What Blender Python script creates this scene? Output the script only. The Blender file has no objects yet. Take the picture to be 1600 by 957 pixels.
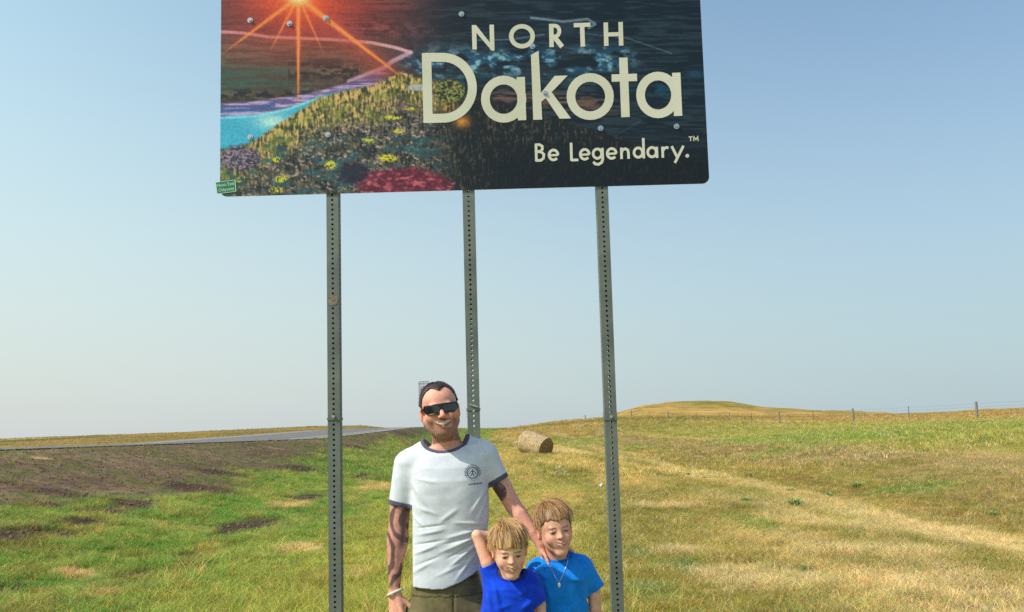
import bpy, math, random, time
T0 = time.time()
import numpy as np
from mathutils import Vector, Matrix
random.seed(7); rng = np.random.default_rng(11)
R = math.radians
SC = bpy.context.scene
COL = SC.collection

# ------------------------------------------------------------------ camera, sky, sun, exposure
CAM_H, F, PITCH, ROLL = 1.56, 1250.0, R(5.2), R(1.55)
OPTY = 561.5                                  # row of the optical axis on the 1600x957 photograph
cd = bpy.data.cameras.new('camera'); cam = bpy.data.objects.new('camera', cd); COL.objects.link(cam)
fwd = Vector((0, math.cos(PITCH), math.sin(PITCH)))
up0 = Vector((0, -math.sin(PITCH), math.cos(PITCH))); rt0 = Vector((1, 0, 0))
rt = rt0*math.cos(ROLL) - up0*math.sin(ROLL)
up = up0*math.cos(ROLL) + rt0*math.sin(ROLL)
M3 = Matrix((rt, up, -fwd)).transposed()
cam.matrix_world = Matrix.Translation((0, 0, CAM_H)) @ M3.to_4x4()
cd.sensor_width = 36; cd.lens = 36*F/1600; cd.shift_y = (OPTY-478.5)/1600; cd.shift_x = 0
cd.clip_start = .05; cd.clip_end = 20000
SC.camera = cam

def W(px, py, Y):
    """photo pixel -> world point on the plane at distance Y"""
    d = fwd + rt*((px-800)/F) + up*((OPTY-py)/F)
    t = Y/d.y
    return Vector((d.x*t, Y, CAM_H + d.z*t))

SUN_DIR = Vector((-.63, -.29, .76)).normalized()
SUN_EL = math.asin(SUN_DIR.z); SUN_AZ = math.atan2(SUN_DIR.x, SUN_DIR.y)
sl = bpy.data.lights.new('sun', 'SUN'); sun = bpy.data.objects.new('sun', sl); COL.objects.link(sun)
sl.energy = 4.0; sl.angle = R(.6); sl.color = (1, .95, .87)
sun.rotation_euler = (-SUN_DIR).to_track_quat('-Z', 'Y').to_euler()
world = bpy.data.worlds.new('World'); SC.world = world; world.use_nodes = True
wn = world.node_tree; bg = wn.nodes['Background']
sky = wn.nodes.new('ShaderNodeTexSky'); sky.sky_type = 'NISHITA'; sky.sun_disc = False
sky.sun_elevation = SUN_EL; sky.sun_rotation = SUN_AZ
sky.altitude = 500; sky.air_density = 1.3; sky.dust_density = 1.6; sky.ozone_density = 2.0
hs = wn.nodes.new('ShaderNodeHueSaturation'); hs.inputs['Saturation'].default_value = 1.0
wn.links.new(sky.outputs[0], hs.inputs['Color'])
# summer smoke: the sky pales evenly towards the horizon all round and is brighter on the sun's side
def wnode(t, **kw):
    n = wn.nodes.new(t)
    for k, v in kw.items(): setattr(n, k, v)
    return n
tcw = wnode('ShaderNodeTexCoord'); sx = wnode('ShaderNodeSeparateXYZ'); wn.links.new(tcw.outputs['Generated'], sx.inputs[0])
mr = wnode('ShaderNodeMapRange', interpolation_type='SMOOTHSTEP'); wn.links.new(sx.outputs['Z'], mr.inputs['Value'])
mr.inputs['From Min'].default_value = -.05; mr.inputs['From Max'].default_value = .56; mr.inputs['To Min'].default_value = .95; mr.inputs['To Max'].default_value = .10
az = wnode('ShaderNodeVectorMath', operation='DOT_PRODUCT'); wn.links.new(tcw.outputs['Generated'], az.inputs[0]); _d = Vector((SUN_DIR.x, SUN_DIR.y*0+.05, 0)).normalized(); az.inputs[1].default_value = _d
ar_ = wnode('ShaderNodeMapRange', interpolation_type='SMOOTHSTEP'); wn.links.new(az.outputs['Value'], ar_.inputs['Value']); ar_.inputs['From Min'].default_value = -.58; ar_.inputs['From Max'].default_value = .75
def wmix(a, b, fac, bt='MIX'):
    n = wnode('ShaderNodeMix', data_type='RGBA', blend_type=bt)
    for k, v in (('A', a), ('B', b)):
        if isinstance(v, tuple): n.inputs[k].default_value = (*v, 1)
        else: wn.links.new(v, n.inputs[k])
    if isinstance(fac, float): n.inputs['Factor'].default_value = fac
    else: wn.links.new(fac, n.inputs['Factor'])
    return n.outputs['Result']
SKS = .145
hzc = wmix(tuple(c/SKS for c in (.45, .58, .635)), tuple(c/SKS for c in (.615, .665, .685)), ar_.outputs[0])
tint = wmix((1.0, 1.12, 1.14), (1.78, 1.83, 1.42), ar_.outputs[0])
wn.links.new(wmix(wmix(hs.outputs[0], tint, 1.0, 'MULTIPLY'), hzc, mr.outputs[0]), bg.inputs[0])
bg.inputs[1].default_value = SKS
SC.view_settings.view_transform = 'Standard'; SC.view_settings.look = 'None'
SC.view_settings.exposure = 0.0; SC.view_settings.gamma = 1.0
SC.cycles.use_denoising = False
SC.cycles.max_bounces = 6; SC.cycles.transparent_max_bounces = 8

# ------------------------------------------------------------------ small helpers
def lin(r, g, b):
    f = lambda c: (c/255/12.92) if c/255 <= .04045 else ((c/255+.055)/1.055)**2.4
    return (f(r), f(g), f(b))
def linA(a):
    a = np.clip(np.asarray(a, float)/255, 0, 1)
    return np.where(a <= .04045, a/12.92, ((a+.055)/1.055)**2.4)
def sstep(a, b, x):
    t = np.clip((x-a)/(b-a+1e-9), 0, 1); return t*t*(3-2*t)
def _h(ix, iy, iz, s):
    n = (ix.astype(np.int64)*374761393 + iy.astype(np.int64)*668265263 + iz.astype(np.int64)*2147483647 + s*974634777) & 0xffffffff
    n = ((n ^ (n >> 13))*1274126177) & 0xffffffff
    n = ((n ^ (n >> 16))*2246822519) & 0xffffffff
    return ((n ^ (n >> 15)) & 0xffff)/65535.0
def vnoise(x, y, z=None, s=0):
    x = np.asarray(x, float); y = np.asarray(y, float)
    xi = np.floor(x); yi = np.floor(y); fx = x-xi; fy = y-yi
    fx = fx*fx*(3-2*fx); fy = fy*fy*(3-2*fy)
    def pl(zi):
        a = _h(xi, yi, zi, s); b = _h(xi+1, yi, zi, s); c = _h(xi, yi+1, zi, s); d = _h(xi+1, yi+1, zi, s)
        return (a*(1-fx)+b*fx)*(1-fy) + (c*(1-fx)+d*fx)*fy
    if z is None: return pl(np.zeros_like(xi))
    z = np.asarray(z, float); zi = np.floor(z); fz = z-zi; fz = fz*fz*(3-2*fz)
    return pl(zi)*(1-fz) + pl(zi+1)*fz
def fbm(x, y, z=None, s=0, o=4):
    v = 0; a = .5; t = 0
    for i in range(o):
        v = v + a*vnoise(x*2**i, y*2**i, None if z is None else z*2**i, s+i*17); t += a; a *= .5
    return v/t
def tag(o, label=None, cat=None, group=None, kind=None):
    if label: o['label'] = label
    if cat: o['category'] = cat
    if group: o['group'] = group
    if kind: o['kind'] = kind
    return o
def link(name, me, mat=None, parent=None):
    o = bpy.data.objects.new(name, me); COL.objects.link(o)
    if mat is not None and me is not None and not me.materials: me.materials.append(mat)
    if parent is not None: o.parent = parent
    return o
def empty(name, loc=(0, 0, 0), rz=0):
    o = bpy.data.objects.new(name, None); o.location = loc; o.rotation_euler = (0, 0, rz); COL.objects.link(o); o.empty_display_size = .1
    return o
def mesh_np(name, V, Fq, col=None, smooth=True):
    """mesh from arrays: V (n,3), Fq (m,3|4), col (n,3) linear"""
    V = np.asarray(V, np.float32); Fq = np.asarray(Fq, np.int32); k = Fq.shape[1]
    me = bpy.data.meshes.new(name)
    me.vertices.add(len(V)); me.vertices.foreach_set('co', V.ravel())
    me.loops.add(Fq.size); me.loops.foreach_set('vertex_index', Fq.ravel())
    me.polygons.add(len(Fq)); me.polygons.foreach_set('loop_start', np.arange(0, Fq.size, k, dtype=np.int32))
    me.polygons.foreach_set('loop_total', np.full(len(Fq), k, np.int32))
    me.update(calc_edges=True); me.validate()
    me.polygons.foreach_set('use_smooth', np.full(len(me.polygons), bool(smooth)))
    if col is not None:
        a = me.color_attributes.new('Col', 'FLOAT_COLOR', 'POINT')
        c = np.ones((len(V), 4), np.float32); c[:, :3] = col; a.data.foreach_set('color', c.ravel())
    return me
class MB:
    """collects simple solids into one mesh"""
    def __init__(s): s.v = []; s.f = []
    def add(s, vs, fs):
        n = len(s.v); s.v += [tuple(v) for v in vs]; s.f += [tuple(i+n for i in f) for f in fs]; return s
    def box(s, c, d, m=None):
        vs = [Vector((c[0]+x*d[0]/2, c[1]+y*d[1]/2, c[2]+z*d[2]/2)) for z in (-1, 1) for x, y in ((-1, -1), (1, -1), (1, 1), (-1, 1))]
        if m: vs = [m @ v for v in vs]
        return s.add(vs, [(3, 2, 1, 0), (4, 5, 6, 7), (0, 1, 5, 4), (1, 2, 6, 5), (2, 3, 7, 6), (3, 0, 4, 7)])
    def cyl(s, a, b, r, n=12, r2=None, cap=True):
        a = Vector(a); b = Vector(b); r2 = r if r2 is None else r2
        q = (b-a).to_track_quat('Z', 'Y'); vs = []
        for p, rr in ((a, r), (b, r2)):
            for i in range(n): vs.append(p + q @ Vector((rr*math.cos(2*math.pi*i/n), rr*math.sin(2*math.pi*i/n), 0)))
        fs = [(i, (i+1) % n, n+(i+1) % n, n+i) for i in range(n)]
        if cap: fs += [tuple(range(n-1, -1, -1)), tuple(range(n, 2*n))]
        return s.add(vs, fs)
    def tube(s, pts, r, n=8):
        pts = [Vector(p) for p in pts]; vs = []; fs = []; m = len(pts)
        rr = r if hasattr(r, '__len__') else [r]*m
        for k, p in enumerate(pts):
            t = (pts[min(k+1, m-1)]-pts[max(k-1, 0)]).normalized(); q = t.to_track_quat('Z', 'Y')
            for i in range(n): vs.append(p + q @ Vector((rr[k]*math.cos(2*math.pi*i/n), rr[k]*math.sin(2*math.pi*i/n), 0)))
        for k in range(m-1):
            for i in range(n): fs.append((k*n+i, k*n+(i+1) % n, (k+1)*n+(i+1) % n, (k+1)*n+i))
        fs += [tuple(range(n-1, -1, -1)), tuple(range((m-1)*n, m*n))]
        return s.add(vs, fs)
    def mesh(s, name, smooth=False):
        me = bpy.data.meshes.new(name); me.from_pydata(s.v, [], s.f); me.update()
        if smooth: me.polygons.foreach_set('use_smooth', [True]*len(me.polygons))
        return me
    def obj(s, name, mat, parent=None, smooth=False): return link(name, s.mesh(name, smooth), mat, parent)

def mat_new(name, color=(.5, .5, .5), rough=.7, metal=0, spec=None):
    m = bpy.data.materials.new(name); m.use_nodes = True; b = m.node_tree.nodes['Principled BSDF']
    b.inputs['Base Color'].default_value = (*color, 1); b.inputs['Roughness'].default_value = rough; b.inputs['Metallic'].default_value = metal
    if spec is not None: b.inputs['Specular IOR Level'].default_value = spec
    return m
def nd(m, t, **kw):
    n = m.node_tree.nodes.new(t)
    for k, v in kw.items(): setattr(n, k, v)
    return n
def bsdf(m): return m.node_tree.nodes['Principled BSDF']
def noise_mat(name, c1, c2, scale=20, rough=.7, metal=0, bump=.1, dist=.01, detail=6, attr=None, spec=None, lo=.35, hi=.65):
    """two colours mixed by noise (or attribute Col shaded by noise), with bump"""
    m = mat_new(name, c1, rough, metal, spec); L = m.node_tree.links
    tc = nd(m, 'ShaderNodeTexCoord'); nz = nd(m, 'ShaderNodeTexNoise'); nz.inputs['Scale'].default_value = scale; nz.inputs['Detail'].default_value = detail
    nz.inputs['Roughness'].default_value = .65
    L.new(tc.outputs['Object'], nz.inputs['Vector'])
    rp = nd(m, 'ShaderNodeMapRange'); rp.inputs['From Min'].default_value = lo; rp.inputs['From Max'].default_value = hi
    L.new(nz.outputs['Fac'], rp.inputs['Value'])
    mx = nd(m, 'ShaderNodeMix', data_type='RGBA', blend_type='MULTIPLY' if attr else 'MIX')
    if attr:
        at = nd(m, 'ShaderNodeAttribute', attribute_name=attr); cr = nd(m, 'ShaderNodeMix', data_type='RGBA')
        cr.inputs['A'].default_value = (*c1, 1); cr.inputs['B'].default_value = (*c2, 1); L.new(rp.outputs[0], cr.inputs['Factor'])
        mx.inputs['Factor'].default_value = 1; L.new(at.outputs['Color'], mx.inputs['A']); L.new(cr.outputs['Result'], mx.inputs['B'])
    else:
        mx.inputs['A'].default_value = (*c1, 1); mx.inputs['B'].default_value = (*c2, 1); L.new(rp.outputs[0], mx.inputs['Factor'])
    L.new(mx.outputs['Result'], bsdf(m).inputs['Base Color'])
    if bump:
        bp = nd(m, 'ShaderNodeBump'); bp.inputs['Strength'].default_value = bump; bp.inputs['Distance'].default_value = dist
        L.new(nz.outputs['Fac'], bp.inputs['Height']); L.new(bp.outputs[0], bsdf(m).inputs['Normal'])
    return m

# ------------------------------------------------------------------ terrain
_xs = np.linspace(-200, 200, 4001)
_pz = np.interp(_xs, [-200, -60, -30, -25.5, -24.5, -12, -10.6, -8, -5, -3, 0, 4, 6, 8, 9, 12, 15, 18, 24, 30, 37, 45, 60, 200],
                [2.2, 1.5, 1.1, 1.40, 1.47, 1.47, 1.22, .62, .12, 0, 0, 0, -.1, -.28, -.22, .38, .64, .84, 1.14, 1.36, 1.53, 1.75, 2.0, 2.6])
_k = np.exp(-.5*(np.arange(-15, 16)/5.0)**2); _k /= _k.sum()
_ps = np.convolve(np.pad(_pz, 15, mode='edge'), _k, 'valid')
_mk = ((_xs > -24.4) & (_xs < -12.1)); _ps = np.where(_mk, _pz, _ps)
HOR = lambda px: 675-.0271*(px-800)
# skyline rows of the photograph as (column, row, distance at which that skyline stands)
_skp = np.array([(-900, 702), (-200, 694), (15, 686), (150, 681), (260, 677), (380, 671), (470, 667), (560, 665), (600, 668), (640, 671), (700, 671), (760, 671), (800, 669), (830, 665), (850, 662), (900, 656),
                 (950, 653), (985, 652), (1040, 651), (1130, 651), (1250, 650), (1340, 649), (1440, 647), (1540, 641), (1800, 636), (2400, 640)], float)
_e1 = (HOR(_skp[:, 0])-_skp[:, 1])/F; _u1 = (_skp[:, 0]-800)/F
_hp = np.array([(-900, 720), (820, 690), (900, 672), (940, 655), (965, 646), (1000, 636), (1040, 631), (1085, 629), (1130, 629), (1165, 634), (1200, 638.5), (1250, 641), (1300, 643), (1345, 645), (1420, 648), (1540, 652), (2400, 700)], float)
_e2 = (HOR(_hp[:, 0])-_hp[:, 1])/F; _u2 = (_hp[:, 0]-800)/F
def ground(X, Y):
    X = np.asarray(X, float); Y = np.asarray(Y, float)
    base = np.interp(X, _xs, _ps)
    u = X/np.maximum(Y, 5)
    w = sstep(55, 190, Y)
    e1 = np.interp(u, _u1, _e1); e2 = np.interp(u, _u2, _e2)
    # the far ground climbs to the skyline
    D1 = 230.0
    t1 = CAM_H + e1*np.minimum(Y, D1) - np.maximum(Y-D1, 0)*.02
    z = base*(1-w) + t1*w
    road = sstep(-27, -24.5, X)*(1-sstep(-12, -9.5, X))
    rz = np.interp(Y, [0, 50, 70, 95, 120, 160, 260, 600], [1.47, 1.47, 1.85, 2.38, 2.68, 2.75, 1.8, -6])
    z = z*(1-road) + (rz + np.minimum(base-1.47, 0)*(1-w*.7))*road
    # far hill on the right
    w2 = sstep(300, 460, Y)*(1-sstep(600, 1000, Y))
    t2 = CAM_H + e2*480.0
    z = np.where(Y > 280, np.maximum(z, z*(1-w2)+np.maximum(t2, z)*w2), z)
    far = sstep(900, 1600, np.hypot(X, Y)); z = z*(1-far) + (-12)*far
    near = 1-sstep(40, 160, Y)
    off = 1-road
    z = z + off*(fbm(X*.35, Y*.35, s=5)-.5)*.10*sstep(3, 9, np.hypot(X, Y)) + off*near*(fbm(X*2.1, Y*2.1, s=9)-.5)*.05
    z = z + off*(1-near)*(fbm(X*.03, Y*.03, s=3)-.5)*np.minimum(Y, 500)*.004 + off*(1-near)*(fbm(X*.16, Y*.10, s=4)-.5)*np.minimum(np.abs(Y), 500)*.0028
    return z
def hit(px, py):
    """where the photo pixel's ray meets the ground"""
    d = fwd + rt*((px-800)/F) + up*((OPTY-py)/F)
    lo = 2.0
    ts = np.geomspace(4, 900, 4000); x = d.x*ts/d.y; y = ts; z = CAM_H + d.z*ts/d.y
    k = np.argmax(z < ground(x, y))
    return float(x[k]), float(y[k])

# -------- what grows where, in plan
def ells(X, Y, lst, soft=.5):
    nz = (fbm(X*1.7, Y*1.7, s=31)-.5)*.9; m = np.zeros(X.shape)
    for cx, cy, rx, ry in lst: m = np.maximum(m, 1-sstep(1-soft, 1+soft*.4, np.sqrt(((X-cx)/rx)**2+((Y-cy)/ry)**2)+nz))
    return m
_dirt_px = [(390, 822, 48, 14), (350, 835, 22, 10), (205, 790, 42, 12), (165, 800, 40, 10), (310, 765, 70, 8), (470, 732, 32, 6), (285, 873, 32, 9), (300, 893, 26, 7), (215, 898, 28, 8), (20, 838, 45, 16), (5, 925, 30, 10),
            (80, 770, 80, 7), (340, 738, 60, 5), (480, 778, 26, 7), (75, 790, 26, 7), (130, 815, 40, 8), (100, 838, 30, 8), (565, 745, 14, 5), (560, 700, 30, 3)]
_straw_px = [(115, 897, 42, 9), (165, 930, 40, 7), (235, 790, 30, 4), (60, 716, 26, 3), (455, 790, 30, 6), (600, 762, 40, 6), (430, 700, 22, 2)]
def _patches(lst):
    out = []
    for px, py, wx, wy in lst:
        x, y = hit(px, py); x1, y1 = hit(px, py+wy); x2, y2 = hit(px, py-wy)
        out.append((x, y, wx*y/F, max(.25, abs(y2-y1)/2)))
    return out
DIRT = _patches(_dirt_px); STRAW = _patches(_straw_px)
GREENS = _patches([(1430, 765, 70, 14), (1180, 820, 42, 10), (1150, 812, 26, 8), (1060, 890, 40, 14), (1030, 940, 60, 10), (1300, 683, 130, 12), (1530, 668, 60, 10), (1180, 690, 60, 8), (900, 690, 55, 6), (1000, 700, 40, 4), (1230, 705, 60, 5)])
OLIVES = _patches([(1090, 805, 120, 14), (1340, 880, 60, 14), (1010, 770, 60, 12), (1380, 730, 90, 8), (1250, 735, 60, 5), (880, 740, 60, 12), (1450, 940, 40, 10)])
PALES = _patches([(1180, 905, 130, 22), (1380, 862, 110, 10), (1480, 905, 70, 14), (1075, 862, 60, 9), (1040, 790, 60, 5), (560, 900, 30, 10), (470, 860, 40, 8)])
COOL = _patches([(1010, 925, 40, 16), (1065, 885, 34, 12), (995, 870, 24, 10), (1255, 893, 12, 5)])
c_green = linA((114, 153, 68)); c_green2 = linA((140, 163, 84)); c_yg = linA((166, 170, 82)); c_olive = linA((158, 150, 76)); c_dry = linA((194, 174, 104))
c_straw = linA((214, 198, 150)); c_brown = linA((132, 113, 97)); c_dirt = linA((92, 76, 65)); c_tan = linA((178, 150, 90)); c_pink = linA((162, 145, 98))
def mix(a, b, t): t = np.asarray(t)[..., None]; return a*(1-t)+b*t
def cover(X, Y):
    """ground cover colour (linear) and a dict of masks at plan position"""
    X = np.asarray(X, float); Y = np.asarray(Y, float)
    n1 = fbm(X*.55, Y*.22, s=41); n2 = fbm(X*1.8, Y*1.1, s=43); n3 = fbm(X*.12, Y*.05, s=47)
    xw = X + (fbm(X*.2, Y*.13, s=51)-.5)*2.2
    left = 1-sstep(-1.2, 2.4, xw+np.clip((Y-12)*.11, 0, 3.6)*(Y < 1e5))
    C = np.broadcast_to(c_green, X.shape+(3,)).copy()
    C = mix(C, c_green2, sstep(.40, .58, n2)); n4 = fbm(X*3.1, Y*2.2, s=45, o=3); C = mix(C, c_olive*.8, sstep(.56, .72, n4)*.6); C = mix(C, c_dry*.9, sstep(.62, .74, n2)*.3); C = mix(C, c_brown*.9, sstep(.56, .66, n1)*sstep(-5.5, -7.5, xw)*.6)
    C = mix(C, c_yg, (sstep(-4.6, -1.2, xw)*.8*sstep(.36, .62, n1+.1*left)))
    # right of the sign: dry stripes that run with the road
    Rr = np.broadcast_to(c_olive, X.shape+(3,)).copy()
    st = fbm(xw*1.3, Y*.06, s=61); st2 = fbm(xw*.5+3, Y*.035, s=63)
    Rr = mix(Rr, c_dry, sstep(.38, .60, st)); Rr = mix(Rr, c_straw, sstep(.56, .72, st2)*.75)
    Rr = mix(Rr, c_yg*.95, sstep(.54, .72, n1)*.65)
    nr = 1-sstep(12, 22, Y)
    Rr = mix(Rr, c_straw, sstep(2.5, 4.5, xw)*(1-sstep(6, 8, xw))*nr*sstep(.3, .55, n1)*.8)
    Rr = mix(Rr, c_straw, np.exp(-((xw-6.8+.8*(n1-.5))/.6)**2)*.65*sstep(.30, .55, n2)); Rr = mix(Rr, c_tan*.8, np.exp(-((xw-8.6)/.7)**2)*.6); Rr = mix(Rr, c_straw*.85, np.exp(-((xw-14.2)/.5)**2)*.5*sstep(.35, .6, n2))
    Rr = mix(Rr, c_pink, sstep(9, 10.5, xw)*(1-sstep(12.5, 14.5, xw))*.75*(1-sstep(90, 120, Y)))
    Rr = mix(Rr, c_yg*.9, sstep(13.5, 16, xw)*(1-sstep(32, 36, xw))*.8*(1-sstep(120, 170, Y)))
    Rr = mix(Rr, c_tan*1.05, sstep(36.5, 39, X))
    C = mix(Rr, C, left)
    C = mix(C, c_green2*np.array([.95, .95, .8]), ells(X, Y, GREENS)*.75); C = mix(C, c_olive*.85, ells(X, Y, OLIVES)*.8); C = mix(C, c_straw, ells(X, Y, PALES)*.8); C = mix(C, linA((122, 140, 82)), ells(X, Y, COOL)*.7)
    # dirt verge along the road
    verge = 1-sstep(-8.9, -7.4, X-.75+(fbm(X*.5, Y*.3, s=71)-.5)*3.4 + np.clip(Y-16, 0, 60)*.055)
    verge = verge*sstep(-.2, .2, 1.0-0*X)
    verge2 = verge*(.74+.26*sstep(.3, .55, n2))
    C = mix(C, c_brown, verge2*(1-.25*sstep(.5, .7, n1)))
    dm = ells(X, Y, DIRT)*(Y < 70); sm = ells(X, Y, STRAW)*.8
    C = mix(C, c_straw*np.array([1, .88, .8]), sm*(Y < 70))
    C = mix(C, c_dirt, dm)
    # beyond the road and the far ground
    fl = 1-sstep(-26.5, -25, X)
    C = mix(C, mix(np.broadcast_to(c_tan, C.shape), c_olive*.75, sstep(.40, .6, fbm(X*.03, Y*.015, s=81))), fl)
    fr = sstep(70, 150, Y)*(1-fl)
    far = mix(np.broadcast_to(c_tan, C.shape), c_olive*.72, sstep(.42, .58, .5*fbm(X*.012, Y*.07, s=83, o=5)+.5*fbm(X*.05, Y*.05, s=84, o=5)))
    C = mix(C, far, fr*.8*(1-left*(1-sstep(200, 260, Y))))
    C = C*(.92+.36*fbm(X*.9, Y*.45, s=91))[..., None]
    return C, dict(dirt=dm, verge=verge2, left=left, straw=sm, n1=n1, n2=n2)

def axis(lo, hi, a, b, d, g):
    v = [a]; 
    while v[-1] < b: v.append(v[-1]+d)
    s = d; w = [a]
    while w[-1] > lo: s *= g; w.append(w[-1]-s)
    s = d
    while v[-1] < hi: s *= g; v.append(v[-1]+s)
    return np.array(w[:0:-1]+v)
gx = axis(-4000, 4000, -14, 14, .2, 1.035); gy = axis(-600, 6000, 5, 24, .2, 1.022)
GX, GY = np.meshgrid(gx, gy, indexing='ij'); GZ = ground(GX, GY)
on_road = (GX > -24.4) & (GX < -12.1)
GZ = np.where(on_road, GZ-.06, GZ)
GC, GM = cover(GX, GY)
idx = np.arange(GX.size).reshape(GX.shape)
Fq = np.stack([idx[:-1, :-1], idx[1:, :-1], idx[1:, 1:], idx[:-1, 1:]], -1).reshape(-1, 4)
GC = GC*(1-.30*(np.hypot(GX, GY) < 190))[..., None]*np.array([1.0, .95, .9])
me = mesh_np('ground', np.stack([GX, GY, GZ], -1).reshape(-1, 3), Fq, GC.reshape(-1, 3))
m_ground = noise_mat('soil and turf', (.55, .55, .55), (1.25, 1.2, 1.15), 3.0, .95, bump=.5, dist=.06, detail=12, attr='Col', spec=.1)
_L = m_ground.node_tree.links; _tc = nd(m_ground, 'ShaderNodeTexCoord'); _mp = nd(m_ground, 'ShaderNodeMapping'); _mp.inputs['Scale'].default_value = (.05, .09, .6)
_nz = nd(m_ground, 'ShaderNodeTexNoise'); _nz.inputs['Scale'].default_value = 1.0; _nz.inputs['Detail'].default_value = 14; _nz.inputs['Roughness'].default_value = .72
_L.new(_tc.outputs['Object'], _mp.inputs['Vector']); _L.new(_mp.outputs[0], _nz.inputs['Vector'])
_cr = nd(m_ground, 'ShaderNodeValToRGB'); _cr.color_ramp.elements[0].position = .38; _cr.color_ramp.elements[0].color = (.50, .56, .42, 1); _cr.color_ramp.elements[1].position = .62; _cr.color_ramp.elements[1].color = (1.25, 1.18, 1.1, 1)
_L.new(_nz.outputs['Fac'], _cr.inputs[0]); _old = bsdf(m_ground).inputs['Base Color'].links[0].from_socket; _mm = nd(m_ground, 'ShaderNodeMix', data_type='RGBA', blend_type='MULTIPLY'); _mm.inputs['Factor'].default_value = .9
_L.new(_old, _mm.inputs['A']); _L.new(_cr.outputs[0], _mm.inputs['B']); _L.new(_mm.outputs['Result'], bsdf(m_ground).inputs['Base Color'])
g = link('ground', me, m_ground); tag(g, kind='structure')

# -------- road with shoulders and edge lines
m_asph = noise_mat('asphalt', (.115, .108, .10), (.175, .163, .15), 1.5, .9, bump=.3, dist=.01, detail=14)
m_gravel = noise_mat('gravel shoulder', (.20, .165, .14), (.36, .31, .27), 9, .95, bump=.6, dist=.02, detail=14)
m_line = noise_mat('road paint', (.62, .62, .60), (.8, .8, .78), 6, .7, bump=.05)
m_yline = noise_mat('yellow road paint', (.6, .40, .05), (.72, .5, .08), 6, .7, bump=.05)
ry = np.concatenate([np.arange(-120, 0, 8.), np.arange(0, 170, 2.), np.arange(170, 420, 10.)])
def strip(x0, x1, lift, name, mat, cross=0.0, ya=-999, yb=999, parent=None):
    ys = ry[(ry >= ya) & (ry <= yb)]
    if len(ys) < 2: ys = np.array([ya, yb], float)
    V = []
    for y in ys:
        z = float(ground(-18.3, y)) + lift
        V += [(x0, y, z), (x1, y, z)]
    Fs = [(2*i, 2*i+1, 2*i+3, 2*i+2) for i in range(len(ys)-1)]
    return link(name, mesh_np(name, V, Fs), mat, parent)
rd = strip(-23.2, -13.2, .004, 'road', m_asph); tag(rd, kind='structure')
for x0, x1 in ((-24.35, -23.2), (-13.2, -12.15)):
    tag(strip(x0, x1, .0, 'gravel_shoulder', m_gravel), kind='structure')
strip(-14.0, -13.85, .010, 'edge_line', m_line, parent=rd); strip(-22.5, -22.35, .010, 'edge_line', m_line, parent=rd)
for k in range(26):
    y0 = -10+k*12.2
    V = []; z0 = float(ground(-18.3, y0))+.012; z1 = float(ground(-18.3, y0+3))+.012
    me = mesh_np('centre_dash', [(-18.25, y0, z0), (-18.12, y0, z0), (-18.12, y0+3, z1), (-18.25, y0+3, z1)], [(0, 1, 2, 3)])
    link('centre_dash', me, m_yline, rd)

# ------------------------------------------------------------------ grass (geometry nodes on scattered points)
def grass_mat(name, trans=.38):
    m = mat_new(name, (.1, .2, .05), .6, spec=.25); L = m.node_tree.links; b = bsdf(m)
    at = nd(m, 'ShaderNodeAttribute', attribute_name='col', attribute_type='INSTANCER')
    tip = nd(m, 'ShaderNodeAttribute', attribute_name='Col')
    mx = nd(m, 'ShaderNodeMix', data_type='RGBA', blend_type='MULTIPLY'); mx.inputs['Factor'].default_value = 1
    L.new(at.outputs['Color'], mx.inputs['A']); L.new(tip.outputs['Color'], mx.inputs['B'])
    L.new(mx.outputs['Result'], b.inputs['Base Color'])
    tr = nd(m, 'ShaderNodeBsdfTranslucent'); L.new(mx.outputs['Result'], tr.inputs['Color'])
    ms = nd(m, 'ShaderNodeMixShader'); ms.inputs[0].default_value = trans
    L.new(b.outputs[0], ms.inputs[1]); L.new(tr.outputs[0], ms.inputs[2]); L.new(ms.outputs[0], m.node_tree.nodes['Material Output'].inputs['Surface'])
    return m
m_grass = grass_mat('grass blades')
def tuft_mesh(name, n, rad, h, w, lean, seg=3, var=.45, seed=0, flat=0):
    r = random.Random(seed); V = []; Fs = []; C = []
    for i in range(n):
        a = r.uniform(0, 6.283); q = rad*math.sqrt(r.random()); x, y = q*math.cos(a), q*math.sin(a)
        hh = h*(1-var+r.random()*2*var); d = r.uniform(0, 6.283); ln = lean*(.4+r.random()*1.2)*hh; pz = r.uniform(0, 6.283)
        wx, wy = math.cos(pz)*w/2, math.sin(pz)*w/2; br = r.uniform(.55, 1.4); hue = r.uniform(-.10, .25)
        n0 = len(V)
        for k in range(seg+1):
            t = k/seg; ox = math.cos(d)*ln*t*t; oy = math.sin(d)*ln*t*t; z = hh*(t-.35*lean*t*t)*(1-flat*t) - .012*(k == 0)
            s = (1-t)**.7
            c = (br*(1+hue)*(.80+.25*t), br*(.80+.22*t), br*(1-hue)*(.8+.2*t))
            if k < seg: V += [(x+ox-wx*s, y+oy-wy*s, z), (x+ox+wx*s, y+oy+wy*s, z)]; C += [c, c]
            else: V.append((x+ox, y+oy, z)); C.append(c)
        for k in range(seg-1):
            b = n0+2*k; Fs += [(b, b+1, b+3), (b, b+3, b+2)]
        b = n0+2*(seg-1); Fs.append((b, b+1, b+2))
    me = mesh_np(name, V, Fs, C, smooth=False); me.materials.append(m_grass)
    return me
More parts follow.
